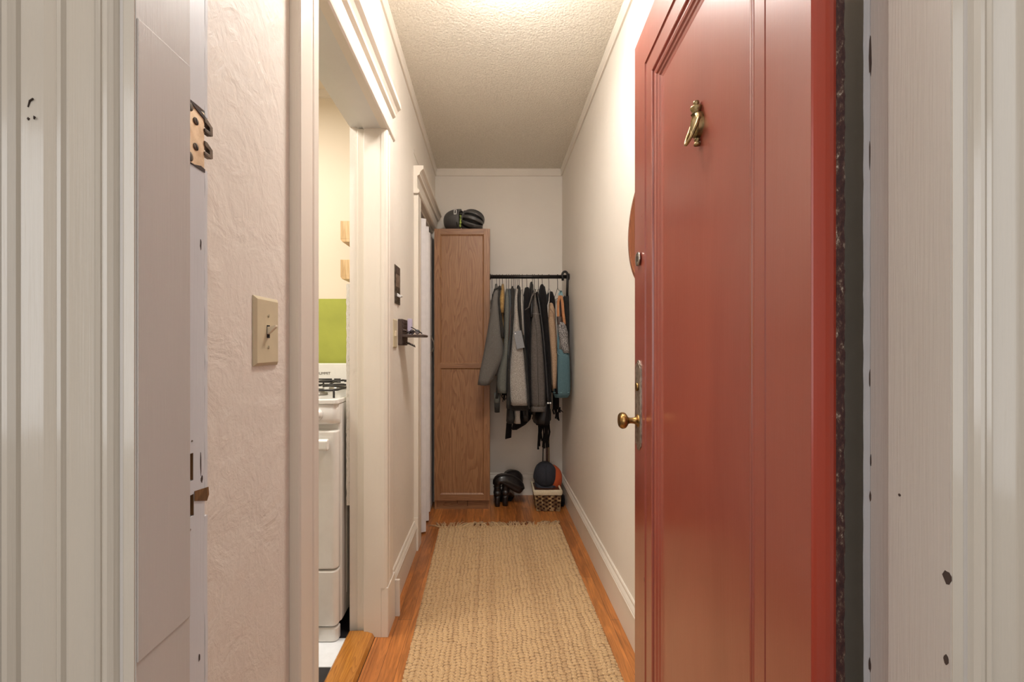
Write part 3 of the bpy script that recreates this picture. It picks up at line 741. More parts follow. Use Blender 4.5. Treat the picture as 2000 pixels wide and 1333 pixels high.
st = thing('gas_range', 'white enamel gas range with black grates in the kitchen', 'stove', (-.912, 1.96, 0))
SXR, SXL, SYF, SYB = -.607, -1.217, 1.70, 2.27
b = MB().rbox(SXL, SXR, SYF, SYB, .06, .942, .012, 'z'); b.build('body', M['enamel'], st, bevel=.002)
MB().box(SXR-.001, SXR+.0015, 1.765, 2.2, .14, .86).build('side_panel', M['enamel'], st, bevel=.002)
def front(z0, z1, name, y=1.658, r=.02):
    pts = [(SYF, z0), (y+r*.4, z0), (y, z0+r*.5), (y, z1-r*.5), (y+r*.4, z1), (SYF, z1)]
    # rounded side corners through a plan outline
    pl_ = []
    for cx, st_ in ((SXR-.001-.022, 0), (SXL+.001+.022, 1)):
        for k in range(6):
            a = PI/2*k/5
            if st_ == 0: pl_.append((cx+.022*math.cos(a), y+.022-.022*math.sin(a)))
            else: pl_.append((cx-.022*math.sin(a), y+.022-.022*math.cos(a)))
    pl_ = [(SXR-.001, SYF)]+pl_+[(SXL+.001, SYF)]
    return MB().prism(pl_, z0, z1, 'z').build(name, M['enamel'], st, bevel=.006)
front(.0, .056, 'kick_plate', 1.662); front(.064, .284, 'drawer'); dr_ = front(.290, .838, 'oven_door')
cpn = MB(); prz = [(.862, 1.672), (.868, 1.661), (.885, 1.655), (.915, 1.657), (.942, 1.665)]
rr = []
for z_, y_ in prz:
    rr.append([(SXL+.001, SYF, z_), (SXL+.001, y_+.02, z_), (SXL+.02, y_, z_), (SXR-.022, y_, z_), (SXR-.001, y_+.022, z_), (SXR-.001, SYF, z_)])
cpn.rings(rr).build('control_panel', M['enamel'], st, smooth=True, auto=.8)
MB().rbox(SXL-.002, SXR+.002, 1.658, SYB, .943, .963, .02, 'z').build('cooktop', M['enamel'], st, bevel=.004)
for xk in (-.685, -.80, -.912, -1.024, -1.14):
    MB().lathe([(.0235, 0), (.0235, -.010), (.017, -.013), (.015, -.024), (.0002, -.025)], (xk, 1.657, .905), 'y', 24).build('knob', M['enamel'], st, True)
hd = MB().rbox(-1.19, -.632, 1.620, 1.645, .767, .812, .010, 'x', 5); hd.box(-.66, -.64, 1.64, 1.66, .775, .80).box(-1.18, -1.16, 1.64, 1.66, .775, .80)
hd.build('oven_handle', M['enamel'], dr_, bevel=.006)
bg = MB().rbox(SXL, SXR, 2.215, 2.268, .963, Z_(710, 2.23), .014, 'y', 5); bgo = bg.build('backguard', M['enamel'], st, bevel=.005)
for v_ in (741, 746.8):
    for u0, u1 in ((560, 648.5), (652.5, 665.5), (540, 556)):
        MB().box(X_(u0, 2.215), X_(u1, 2.215), 2.2140, 2.216, Z_(v_+1.1, 2.215), Z_(v_-1.1, 2.215)).build('vent_slot', M['dark'], bgo)
fc = bpy.data.curves.new('lettering', 'FONT'); fc.body = 'SUMMIT'; fc.size = .0195; fc.extrude = .0004; fc.align_x = 'RIGHT'; fc.space_character = 1.0
_t = bpy.data.objects.new('lettering_curve', fc); COL.objects.link(_t); bpy.context.view_layer.update()
_me = bpy.data.meshes.new_from_object(_t.evaluated_get(bpy.context.evaluated_depsgraph_get())); bpy.data.objects.remove(_t)
_me.materials.clear(); _me.materials.append(M['pewter'])
fo = bpy.data.objects.new('lettering', _me); COL.objects.link(fo); fo.parent = bgo
fo.location = Vector((X_(645.5, 2.214), 2.2142, Z_(732, 2.214)))-woff(bgo); fo.rotation_euler = (PI/2, 0, 0)
# burners and grates
for cx in (-.755, -1.07):
    for cy in (1.82, 2.08):
        bo = MB().lathe([(.045, .963), (.045, .972), (.032, .974), (.032, .982), (.0002, .983)], (cx, cy, 0), 'z', 24).build('burner', M['alum'], st, True)
        MB().lathe([(.028, .983), (.028, .988), (.0002, .989)], (cx, cy, 0), 'z', 20).build('burner_cap', M['iron'], bo, True)
    g = MB(); x0, x1, y0, y1, zg = cx-.125, cx+.125, 1.70, 2.19, .995
    def bar(a, b_, r=.0045): g.tube([a, b_], r, 6)
    g.tube([(x0, y0+.02, zg), (x0+.02, y0, zg), (x1-.02, y0, zg), (x1, y0+.02, zg), (x1, y1-.02, zg), (x1-.02, y1, zg), (x0+.02, y1, zg), (x0, y1-.02, zg), (x0, y0+.02, zg)], .0045, 6)
    for cy in (1.82, 2.08):
        for a in range(4):
            dx, dy = [(1, 0), (0, 1), (-1, 0), (0, -1)][a]
            e = (cx+dx*.125 if dx else cx, cy+dy*.12 if dy else cy)
            g.tube([(cx+dx*.028, cy+dy*.028, zg+.006), (cx+dx*.06, cy+dy*.06, zg+.007), (e[0], e[1], zg)], .0042, 6)
    bar((x0, 1.95, zg), (x1, 1.95, zg))
    for px, py in ((x0+.01, y0+.01), (x1-.01, y0+.01), (x0+.01, y1-.01), (x1-.01, y1-.01)):
        bar((px, py, .962), (px, py, zg))
    g.build('grate', M['iron'], st, True)

for z0, z1, lb in ((1.726, 1.822, 'upper pale pine shelf box on kitchen back wall above green paint'), (1.533, 1.622, 'lower pale pine shelf box on kitchen back wall above green paint')):
    t = thing('wall_shelf', lb, 'shelf', (-.70, 2.296, z0))
    MB().box(-.777, -.62, 2.167, 2.18, z0+.004, z1).build('front_board', M['pine'], t, bevel=.001)
    MB().prism([(-.777, z0), (-.768, z0-.012), (-.63, z0-.012), (-.62, z0), (-.62, z0+.004), (-.777, z0+.004)], 2.167, 2.299, 'y').build('bottom_board', M['pine'], t, bevel=.001)
    for xa_ in (-.777, -.632): MB().box(xa_, xa_+.012, 2.18, 2.299, z0+.004, z1).build('side_board', M['pine'], t)

# ------------------------------------------------------------------ tall cabinet
CX0, CX1, CY0, CY1, CZ = -.4077, -.0074, 3.025, 3.305, 2.02
cb = thing('tall_cabinet', 'tall narrow walnut cabinet with a panelled door against the back wall', 'cabinet', ((CX0+CX1)/2, 3.16, 0))
MB().box(CX0, CX0+.016, CY0, CY1, 0, CZ).build('side_panel', M['cab'], cb, bevel=.0008)
MB().box(CX1-.016, CX1, CY0, CY1, 0, CZ).build('side_panel', M['cab'], cb, bevel=.0008)
MB().box(CX0+.016, CX1-.016, CY0, CY1, CZ-.016, CZ-.001).build('top_panel', M['cabh'], cb)
MB().box(CX0+.016, CX1-.016, CY1-.005, CY1-.002, 0.0, CZ-.016).build('back_panel', M['cab'], cb)
MB().box(CX0+.016, CX1-.016, CY0+.010, CY0+.024, .0, .066).build('plinth', M['cabh'], cb)
for u_, dz0 in ((893, .04), (913, .02)):
    x = X_(u_, 3.03); MB().box(x-.0015, x+.0015, CY0+.008, CY0+.011, dz0, .066).build('plinth_notch', M['dark'], cb)
D0, D1, DZ0, DZ1 = CX0+.002, CX1-.002, .070, 2.018
zm = Z_(719.5, 3.01); zm2 = Z_(710, 3.01)
dco = MB().box(D0, D0+.042, 3.004, 3.022, DZ0, DZ1).box(D1-.042, D1, 3.004, 3.022, DZ0, DZ1)
dob = dco.build('door', M['cab'], cb, bevel=.0012)
for a, b_ in ((DZ1-.042, DZ1), (zm, zm2), (DZ0, DZ0+.044)):
    MB().box(D0+.042, D1-.042, 3.004, 3.022, a, b_).build('rail', M['cabh'], dob, bevel=.0012)
def pan(a, b_, sd):
    m_ = MB(); x0, x1 = D0+.042, D1-.042
    r0 = [(x0, 3.0045, a), (x1, 3.0045, a), (x1, 3.0045, b_), (x0, 3.0045, b_)]
    r1 = [(x0+.009, 3.0125, a+.009), (x1-.009, 3.0125, a+.009), (x1-.009, 3.0125, b_-.009), (x0+.009, 3.0125, b_-.009)]
    m_.rings([r0, r1], cap=False); m_.add(r1, [(0, 1, 2, 3)])
    m_.build('panel', M['cab'], dob)
pan(DZ0+.044, zm, 1); pan(zm2, DZ1-.042, 2)

# board standing in the gap between the cabinet and the closet door
bd = []
zt_ = Z_(464, 3.17)
for i in range(13):
    a = PI*i/12; bd.append((3.19+.085*math.cos(a), zt_-.085+.085*math.sin(a)))
bd = [(3.275, .02)]+bd+[(3.105, .02)]
ib = thing('standing_board', 'grey round-topped board standing in the gap left of the tall cabinet', 'board', (-.418, 3.19, .02))
MB().prism(bd, -.4165, -.4105, 'x').build('board', M['board'], ib)
ed = [(-.4135, y, z_) for y, z_ in bd]
MB().tube(ed, .004, 8).build('edging', M['trim'], ib, True)

# ------------------------------------------------------------------ helmets on the cabinet
def helmet_smooth():
    t = thing('bicycle_helmet', 'smooth dark grey helmet lying on its side, left of the two on cabinet', 'helmet', (-.285, 3.14, CZ))
    # axis of the dome points to the left; opening to the right
    c = Vector((-.268, 3.14, CZ+.0885)); n = 36; rr = []
    for i in range(11):
        a = (PI/2)*i/10                                   # 0 = rim (right), 90 = pole (left)
        x = c.x+.036-.122*math.sin(a) if True else 0
        k = math.cos(a)**.75 if a < PI/2-.01 else .02
        rr.append([(x, c.y+.105*k*math.cos(2*PI*j/n), c.z+(.0885*k*math.sin(2*PI*j/n))) for j in range(n)])
    # front visor peak at the top and a flare towards the rim
    top = []
    r0 = [(p[0]+(.012 if p[2] > c.z+.05 else 0), p[1], p[2]) for p in rr[0]]
    rr = [r0]+rr[1:]
    shell = MB().rings(rr, cap=False)
    o = shell.build('shell', M['helmet'], t, True)
    s_ = o.modifiers.new('thick', 'SOLIDIFY'); s_.thickness = .006; s_.offset = -1
    MB().rings([[(c.x+.030+dx, c.y+.092*q*math.cos(2*PI*j/n), c.z+.074*q*math.sin(2*PI*j/n)) for j in range(n)] for dx, q in ((0, 1), (-.01, .9), (-.05, .8), (-.08, .5))]).build('foam_liner', M['foam'], t, True)
    # white outlined badge near the rim
    for ex, a, b_, m_ in ((0, .0095, .021, M['white']), (.0012, .0045, .0155, M['foam'])):
        th_ = .50
        MB().box(-a, a, -.0025-ex, .006, -b_, b_).xf(Matrix.Translation((c.x+.008, c.y-.1035*math.cos(th_), c.z+.087*math.sin(th_))) @ Matrix.Rotation(-th_, 4, 'X')).build('badge', m_, o)
    MB().tube([(c.x+.020, c.y-.103, c.z-.035), (c.x+.024, c.y-.085, c.z-.062)], .0032, 6).build('strap_slot', M['foam'], o, True)
    # visor bridge and lime padding by the opening
    MB().tube([(c.x+.030, c.y-.05, c.z+.060), (c.x+.052, c.y-.035, c.z+.058), (c.x+.068, c.y-.02, c.z+.044)], [.010, .011, .006], 10).build('inner_cradle', M['foam'], t, True)
    for k_ in range(4):
        zz = c.z+.018-.022*k_
        MB().tube([(c.x+.040, c.y-.062+.004*k_, zz+.010), (c.x+.050-.003*k_, c.y-.064, zz), (c.x+.042, c.y-.06, zz-.012)], [.006, .010, .006], 8).build('padding', M['lime'], t, True)
    MB().tube([(c.x+.036, c.y-.06, c.z+.044), (c.x+.056, c.y-.05, c.z+.046), (c.x+.066, c.y-.045, c.z+.028), (c.x+.055, c.y-.05, c.z-.01)], .0018, 6).build('strap', M['pale'], t, True)
helmet_smooth()
def helmet_vented():
    t = thing('bicycle_helmet', 'vented dark grey helmet with slots, right of the two on cabinet', 'helmet', (-.14, 3.14, CZ))
    c = Vector((-.1385, 3.14, CZ+.086))
    R = Matrix.Rotation(.30, 4, 'Y')
    # dark inner core
    core = []
    n = 30
    for i in range(9):
        a = -PI/2+PI*i/8; k = max(.02, math.cos(a))
        core.append([(.083*math.sin(a)*.98, (.095)*k*math.cos(2*PI*j/n), .073*k*math.sin(2*PI*j/n)) for j in range(n)])
    MB().rings(core).xf(Matrix.Translation(c) @ R).build('core', M['foam'], t, True)
    # bands running round the dome, lengthwise
    nb = 7
    for b_ in range(nb):
        ph = -PI*.62+b_*(PI*1.24)/(nb-1)        # angle about the long (x) axis; 0 = facing camera
        wd = .205 if b_ % 2 == 0 else .175
        rr = []
        for i in range(15):
            a = -PI*.46+PI*.93*i/14
            k = math.cos(a)**.62
            ring = []
            for (dphi, rad) in ((-wd, .97), (-wd*.6, 1.03), (wd*.6, 1.03), (wd, .97), (wd, .86), (-wd, .86)):
                pz = ph+dphi*(1.15 if abs(a) > 1 else 1)
                ring.append((.084*math.sin(a)*1.02*(1 if rad > .9 else .97), -.106*k*rad*math.cos(pz), .086*k*rad*math.sin(pz)))
            rr.append(ring)
        MB().rings(rr).xf(Matrix.Translation(c) @ R).build('shell_band', M['helmet'], t, True, auto=.9)
    for sx_ in (-1,):
        MB().tube([(sx_*.074+0*j, .068*math.cos(j), .056*math.sin(j)) for j in [2*PI*i/24 for i in range(25)]], .008, 8).xf(Matrix.Translation(c) @ R).build('rim', M['helmet'], t, True)
helmet_vented()

# ------------------------------------------------------------------ clothes rod and hangers
RY, RZ = 3.03, Z_(541, 3.03)
rod = thing('clothes_rod', 'black metal clothes rod between the tall cabinet and right wall', 'clothes rail', (.28, RY, RZ))
MB().tube([(-.006, RY, RZ), (XR-.004, RY, RZ)], .0135, 18).build('rod', M['blackmetal'], rod, True)
MB().lathe([(.024, XR-.012), (.024, XR-.001)], (0, RY, RZ), 'x', 20).build('wall_flange', M['blackmetal'], rod, True)
MB().lathe([(.021, -.0072), (.021, -.002)], (0, RY, RZ), 'x', 20).build('cabinet_flange', M['blackmetal'], rod, True)

hooks = [961, 970, 975.5, 981.5, 989, 993.5, 999, 1002.5, 1006, 1010, 1014, 1020, 1029, 1040, 1043.5, 1051.5, 1059, 1072, 1089]
HL = 'thin dark wire clothes hanger hooked over the black clothes rod'
HG = 'wire hangers on the clothes rod'
h0 = thing('clothes_hanger', HL, 'hanger', (0, RY, RZ), HG)
pts = [(0, RY+.017*math.cos(a), RZ+.017*math.sin(a)) for a in [PI*1.15-PI*1.15*i/12-0*PI for i in range(13)]][::-1]
pts = [(0, RY+.0172*math.cos(a), RZ+.0172*math.sin(a)) for a in [PI*1.1-(PI*1.3)*i/12 for i in range(13)]]
pts += [(0, RY+.006, RZ-.022), (0, RY, RZ-.034), (0, RY, RZ-.085)]
MB().tube(pts, .0021, 6).build('hook', M['hooksteel'], h0, True)
MB().tube([(0, RY, RZ-.083), (0, RY-.04, RZ-.100), (0, RY-.155, RZ-.150), (0, RY-.15, RZ-.156), (0, RY+.15, RZ-.156), (0, RY+.155, RZ-.150), (0, RY+.04, RZ-.100), (0, RY, RZ-.083)], .0018, 6).build('shoulder_bar', M['hooksteel'], h0, True)
for i, u in enumerate(hooks):
    x = X_(u, RY)
    if i == 0: h0.location = (x, RY, RZ)
    else:
        r = h0.copy(); COL.objects.link(r); r.location = (x, RY, RZ)
        for c_ in h0.children:
            q = c_.copy(); COL.objects.link(q); q.parent = r
        r.rotation_euler = (0, 0, random.uniform(-.04, .04))

# ------------------------------------------------------------------ garments
def yfront(v):
    if v <= 556: return 2.97
    if v <= 575: return 2.97-(v-556)/19*.14
    if v <= 600: return 2.83-(v-575)/25*.03
    return 2.80
def interp(rows, v):
    if v <= rows[0][0]: return rows[0][1:]
    for a, b_ in zip(rows, rows[1:]):
        if v <= b_[0]:
            t = (v-a[0])/(b_[0]-a[0]); return tuple(a[k]+(b_[k]-a[k])*t for k in (1, 2))
    return rows[-1][1:]
def shape_rows(rows, hook_u, dy=0, yb=3.24, back_thin=.5, amp=.0025, seed=0, n=28, step=10, depth=None, power=.55, lower=None, xshift=0):
    """stack of flattened rings: outline (v,uL,uR) seen at the garment's front edge"""
    rn = random.Random(seed); ph = rn.uniform(0, 6); ph2 = rn.uniform(0, 6)
    v0, v1 = rows[0][0], rows[-1][0]; k = max(3, int((v1-v0)/step)); rings = []
    xb0 = X_(hook_u, RY)
    for i in range(k+1):
        v = v0+(v1-v0)*i/k; yf = yfront(v)+dy; uL, uR = interp(rows, v)
        xl, xr = X_(uL, yf), X_(uR, yf); z_ = Z_(v, yf)
        xm, hx = (xl+xr)/2, max(.003, (xr-xl)/2)
        ybk = (yf+depth) if depth else (RY+min(yb-RY, max(.05, (RY-yf)*.95)))
        ring = []
        for j in range(n):
            a = 2*PI*j/n; ca, sa = math.cos(a), math.sin(a)
            fy = (1-abs(ca)**1*(1 if ca > 0 else -1))/2 if False else (1-ca)/2      # 0 front .. 1 back
            sx_ = (abs(sa)**power)*(1 if sa >= 0 else -1)
            y = yf+(ybk-yf)*fy
            xc_ = xm+((xb0 if depth is None else xm)-xm)*fy*.9
            h_ = hx*(1-(1-back_thin)*fy)
            fold = amp*math.sin(7*fy*PI+ph+z_*3)*min(1, (v-v0)/40)+amp*.7*math.sin(13*fy*PI+ph2)
            ring.append((xc_+sx_*h_+fold*(1 if abs(sa) > .2 else 0)+xshift, y, z_+.002*math.sin(5*fy*PI+ph)*(1 if i == k else 0)))
        rings.append(ring)
    # close the top with a soft dome
    def sh(ring, k, dz):
        cx = sum(p[0] for p in ring)/len(ring); cy = sum(p[1] for p in ring)/len(ring)
        return [(cx+(p[0]-cx)*k, cy+(p[1]-cy)*k, p[2]+dz) for p in ring]
    t0 = rings[0]
    rings = [sh(t0, .12, .0125), sh(t0, .45, .011), sh(t0, .78, .0065)]+rings
    return MB().rings(rings)
def sleeve_rows(rows, seed=0, dy=-.02, depth=.10, amp=.002, n=24):
    return shape_rows(rows, 0, dy=dy, depth=depth, back_thin=.85, amp=amp, seed=seed, n=n, power=.8)
def garment(name, label, cat, mat, hook, body, sleeve=None, collar=None, seed=0, yb=3.24, extras=()):
    ax = X_(hook, RY)
    t = thing(name, label, cat, (ax, RY, 1.6))
    shape_rows(body, hook, dy=.03 if sleeve else 0, yb=yb, seed=seed).build('body', mat, t, True)
    if sleeve: sleeve_rows(sleeve, seed+5).build('sleeve', mat, t, True)
    if collar:
        uL, uR, v0, v1 = collar
        xm = (X_(uL, 2.93)+X_(uR, 2.93))/2; hx = (X_(uR, 2.93)-X_(uL, 2.93))/2; z0, z1 = Z_(v0, 2.95), Z_(v1, 2.95)
        rr = []
        for i in range(6):
            f = i/5; rad = .5+.5*math.sin(PI*min(1, f*1.1)*.5)
            rr.append([(xm+hx*(.5+.5*f)*math.cos(a), RY-.0+(.05+.035*f)*math.sin(a)-.02*f, z0+(z1-z0)*f) for a in [2*PI*j/18 for j in range(18)]])
        MB().rings(rr).build('collar', mat, t, True)
    return t

gA = garment('wool_coat', 'grey heather wool coat, leftmost on the rod, sleeve over cabinet edge', 'coat', M['wool'], 970,
        [(566, 964, 976), (580, 962, 977), (620, 962, 980), (680, 963, 984), (735, 964, 986)],
        [(560, 966, 974), (572, 963, 975.5), (590, 959.5, 975), (610, 957, 977), (640, 952, 981), (680, 944.5, 985), (702, 940, 983.5), (730, 934.5, 971), (753, 931.5, 957)], (965, 974, 553, 570), 1)
MB().tube([(X_(958.5, 2.82), 2.83, Z_(604, 2.82)), (X_(961.5, 2.84), 2.84, Z_(582, 2.84)), (X_(966, 2.88), 2.87, Z_(566, 2.88)), (X_(974, 2.88), 2.87, Z_(563, 2.88)), (X_(979, 2.86), 2.86, Z_(565, 2.86))], [.003, .005, .0055, .005, .004], 8).build('dark_collar', M['char'], gA, True)
gB = garment('padded_jacket', 'ochre padded jacket between the grey wool coat and olive jacket', 'jacket', M['ochre'], 981.5,
        [(566, 977, 985), (600, 976, 986), (640, 977, 986), (700, 979, 986)],
        [(556, 979.5, 985), (566, 976.5, 986.5), (580, 974.5, 987), (597, 974, 986), (611, 976, 985)], None, 2)
gB2 = garment('dark_lining_jacket', 'dark brown jacket mostly hidden behind ochre padded jacket', 'jacket', M['char'], 975.5,
        [(560, 973, 979), (580, 972, 980), (620, 974, 983), (700, 976, 986), (780, 965, 977)], [(562, 974, 979.5), (585, 971.5, 977), (620, 975, 980.5), (660, 978, 985)], None, 3)
gC = garment('olive_jacket', 'olive grey cotton jacket right of the ochre jacket', 'jacket', M['olive'], 989,
        [(568, 987, 993), (600, 985, 996), (680, 982, 994), (740, 972, 992), (769, 971, 992)],
        [(566, 988, 993), (590, 985.5, 996.5), (650, 985, 996), (690, 983, 993.5), (725, 974, 992), (745, 970.5, 991), (769, 972, 991)], None, 4)
MB().tube([(X_(972, 2.83), 2.86, Z_(768, 2.86)), (X_(970.5, 2.83), 2.85, Z_(788, 2.85))], [.023, .020], 16).build('lower_sleeve', M['olive'], gC, True)
MB().tube([(X_(971, 2.83), 2.85, Z_(787, 2.85)), (X_(971, 2.83), 2.85, Z_(806, 2.85))], [.0195, .0175], 16).build('ribbed_cuff', M['char'], gC, True)
gD = garment('slate_jacket', 'slate grey jacket between olive jacket and charcoal coat', 'jacket', M['slate'], 993.5,
        [(566, 991, 998), (600, 993, 1001), (680, 991, 998), (770, 988, 994)], [(566, 992.5, 998), (585, 993, 1000.5), (620, 994, 1000), (660, 993, 998), (700, 990, 996)], None, 5)
MB().tube([(X_(997.5, 2.79), 2.785, Z_(600, 2.79)), (X_(996, 2.78), 2.775, Z_(630, 2.78)), (X_(993.5, 2.78), 2.775, Z_(665, 2.78))], [.002, .0035, .002], 8).build('brown_trim', M['cane'], gD, True)
gE = garment('charcoal_coat', 'long charcoal coat just left of the speckled cardigan', 'coat', M['char'], 1002.5,
        [(568, 997, 1006), (600, 997, 1007), (680, 992, 1004), (760, 989, 1004), (800, 988, 1004), (828, 986.5, 1006)],
        [(564, 997, 1005.5), (580, 996, 1006.5), (620, 997, 1005), (660, 993.5, 1000.5), (700, 990.5, 996), (770, 990.5, 996.5), (800, 989.5, 997)], (998, 1006, 558, 575), 6)
MB().prism([(X_(989, 3.0), Z_(826, 3.0)), (X_(1000, 3.0), Z_(826, 3.0)), (X_(998.5, 3.0), Z_(855, 3.0)), (X_(986.5, 3.0), Z_(858, 3.0))], 2.99, 3.005, 'y').build('hanging_belt', M['black'], gE, bevel=.002)
gF = garment('speckled_cardigan', 'light speckled grey knit cardigan with grey card tag', 'cardigan', M['marl'], 1006,
        [(575, 1004, 1011), (620, 1004, 1014), (680, 999, 1022), (740, 996, 1027), (790, 998, 1031)],
        [(566, 1007, 1013.5), (580, 1004.5, 1011.5), (605, 1003.5, 1012.5), (640, 1001, 1017), (690, 997, 1027.5), (740, 992.5, 1031.5), (770, 994, 1033), (793, 996.5, 1035)], (1005, 1014, 563, 582), 7)
tg_ = MB().box(-.026, .026, -.001, .001, -.058, .058).xf(Matrix.Translation((X_(1013.5, 2.77), 2.762, Z_(664, 2.77))) @ Matrix.Rotation(-.20, 4, 'Y'))
tg_.build('card_tag', M['grey'], gF, bevel=.0008)
MB().lathe([(.004, 0), (.004, -.002)], (X_(1006.5, 2.76), 2.7605, Z_(652, 2.76)), 'y', 10).build('tag_pin', M['white'], gF)
gG = garment('dark_blazer', 'dark blazer just right of the speckled cardigan', 'jacket', M['char'], 1010,
        [(562, 1010, 1018), (600, 1012, 1020), (680, 1018, 1029), (760, 1026, 1034), (815, 1026, 1035)],
        [(560, 1010, 1016.5), (575, 1011.5, 1020), (600, 1012, 1020), (650, 1016.5, 1024), (700, 1023, 1030), (760, 1029, 1034.5), (800, 1031, 1037)], (1010, 1018, 556, 574), 8)
gG2 = garment('pale_shirt', 'pale grey shirt between dark blazer and black puffy jacket', 'shirt', M['pale'], 1020,
        [(572, 1018, 1023), (620, 1019, 1024), (680, 1022, 1027)], [(568, 1016.5, 1021), (590, 1016, 1022.5), (620, 1018.5, 1023), (655, 1021.5, 1024)], None, 9)
gH = garment('black_puffy_jacket', 'black jacket left of the grey-brown leather jacket', 'jacket', M['black'], 1029,
        [(566, 1025, 1036), (620, 1024, 1038), (700, 1028, 1040), (780, 1031, 1042), (806, 1031, 1044)],
        [(563, 1027, 1035), (572, 1023.5, 1037), (600, 1023.5, 1037.5), (650, 1026, 1038), (700, 1030, 1038), (795, 1033, 1039)], (1024, 1037, 560, 575), 10)
gJ = garment('hooded_sweatshirt', 'black hooded top behind collar of the leather jacket', 'coat', M['blacks'], 1040,
        [(556, 1036, 1042), (600, 1034, 1044), (700, 1036, 1046), (812, 1038, 1050)], [(552, 1036.5, 1041), (562, 1035, 1042.5), (585, 1035, 1043), (620, 1034, 1042)], None, 11)
gI = garment('leather_jacket', 'grey-brown leather jacket with yoke seam in middle of the rod', 'jacket', M['leather'], 1043.5,
        [(590, 1042, 1052), (650, 1040, 1060), (720, 1039, 1064), (800, 1041, 1066)],
        [(573, 1043, 1047), (590, 1041, 1050), (612, 1038.5, 1056), (650, 1036, 1062), (700, 1034.5, 1066), (750, 1035, 1068.5), (797, 1037, 1068)], None, 12)
ys = 2.779
MB().tube([(X_(1039.5, ys), ys, Z_(613, ys)), (X_(1047, ys), ys-.004, Z_(613, ys)), (X_(1055.5, ys), ys, Z_(614, ys))], .0009, 6).build('yoke_seam', M['pale'], gI, True)
MB().tube([(X_(1043, ys), ys-.003, Z_(616, ys)), (X_(1048, ys), ys-.005, Z_(650, ys)), (X_(1050, ys), ys-.005, Z_(710, ys)), (X_(1052, ys), ys-.004, Z_(795, ys))], .0013, 6).build('sleeve_seam', M['char'], gI, True)
sleeve_rows([(796, 1036.5, 1068.5), (806, 1037, 1068)], 3, dy=-.023).build('cuff_band', M['leather'], gI, True)
for u_, v_ in ((1050, 567), (1051.5, 573), (1048, 578)):
    MB().lathe([(.0045, 0), (.0045, .003)], (X_(u_, 2.86), 2.84, Z_(v_, 2.84)), 'y', 10).build('snap', M['chrome'], gI, True)
MB().tube([(X_(1046, 2.8), 2.80, Z_(566, 2.8)), (X_(1038, 2.79), 2.77, Z_(580, 2.78)), (X_(1032, 2.78), 2.75, Z_(601, 2.76)), (X_(1024.5, 2.78), 2.76, Z_(606, 2.76))], [.004, .0045, .004, .002], 8).build('collar_strap', M['leather'], gI, True)
gK0 = garment('black_long_jacket', 'black jacket right of the leather jacket, small white buttons below', 'jacket', M['blacks'], 1051.5,
        [(575, 1047, 1055), (620, 1052, 1061), (700, 1060, 1070), (786, 1062, 1076), (830, 1042, 1080)], [(572, 1047.5, 1053), (600, 1051, 1059), (650, 1057, 1066), (700, 1062, 1070), (786, 1067, 1077)], None, 13)
for u_ in (1070.5, 1075):
    MB().lathe([(.006, 0), (.006, -.003), (.0002, -.004)], (X_(u_, 2.77), 2.775, Z_(788, 2.77)), 'y', 12).build('button', M['white'], gK0, True)
gK = garment('black_hooded_coat', 'black coat with a rounded hood near right end of the rod', 'coat', M['black'], 1059,
        [(560, 1056, 1066), (575, 1054, 1070), (620, 1058, 1073), (700, 1066, 1077), (780, 1066, 1079), (831, 1050, 1080)],
        [(557, 1056.5, 1063), (566, 1053.5, 1067), (580, 1053, 1071), (600, 1056, 1072.5), (640, 1061, 1074), (700, 1067.5, 1077), (790, 1069, 1078.5)], None, 14)
gM = garment('black_cardigan', 'black garment behind the beige tweed coat', 'cardigan', M['black'], 1072,
        [(570, 1074, 1081), (578, 1072.5, 1086), (590, 1072, 1088.5), (625, 1073, 1090), (700, 1080, 1091), (770, 1082, 1093)], None, None, 15)
gL = garment('tweed_coat', 'beige tweed coat hanging left of the teal bag', 'coat', M['tweed'], 1074,
        [(605, 1072, 1083), (650, 1073, 1088), (700, 1076, 1089), (765, 1078, 1088)],
        [(594, 1073, 1082), (600, 1070.5, 1085.5), (625, 1069, 1087), (660, 1072.5, 1089.5), (700, 1076, 1090.5), (760, 1079, 1088)], None, 16)
gL.location.y += 0
MB().tube([(X_(1073, 2.79), 2.76, Z_(603, 2.76)), (X_(1079, 2.79), 2.755, Z_(612, 2.76)), (X_(1083, 2.78), 2.755, Z_(635, 2.76)), (X_(1086, 2.78), 2.755, Z_(690, 2.76))], .0016, 6).build('placket_seam', M['cane'], gL, True)
MB().tube([(X_(1074, 2.79), 2.80, Z_(569, 2.8)), (X_(1072, 2.79), 2.78, Z_(588, 2.78)), (X_(1069, 2.78), 2.75, Z_(597, 2.76)), (X_(1069.5, 2.78), 2.75, Z_(620, 2.76))], [.002, .0035, .005, .002], 8).build('ribbon', M['pale'], gL, True)

# lower scarves, hems and tassels
def tassels(parent, pts, mat, seed, ln=(20, 30), Y=2.98, r=.006, name='fringe'):
    rn = random.Random(seed); m_ = MB()
    for u, v, L in pts:
        x = X_(u, Y); z0 = Z_(v, Y); z1 = Z_(v+L, Y)
        k = 7; pp = []; ph = rn.uniform(0, 6)
        for i in range(k):
            t = i/(k-1); pp.append((x+.004*math.sin(ph+5*t)+rn.uniform(-.001, .001), Y+.004*math.cos(ph+4*t), z0+(z1-z0)*t))
        m_.tube(pp, [r*(.8+.5*rn.random()) for _ in range(k)], 7)
    return m_.build(name, mat, parent, True)
sf = thing('knit_scarf', 'black scarf with a long tangled fringe hanging lowest under the coats', 'scarf', (.38, 3.0, .8))
shape_rows([(800, 1044, 1080), (815, 1042, 1081), (826, 1043, 1080), (832, 1046, 1073)], 1060, dy=.12, depth=.1, seed=31).build('body', M['black'], sf, True)
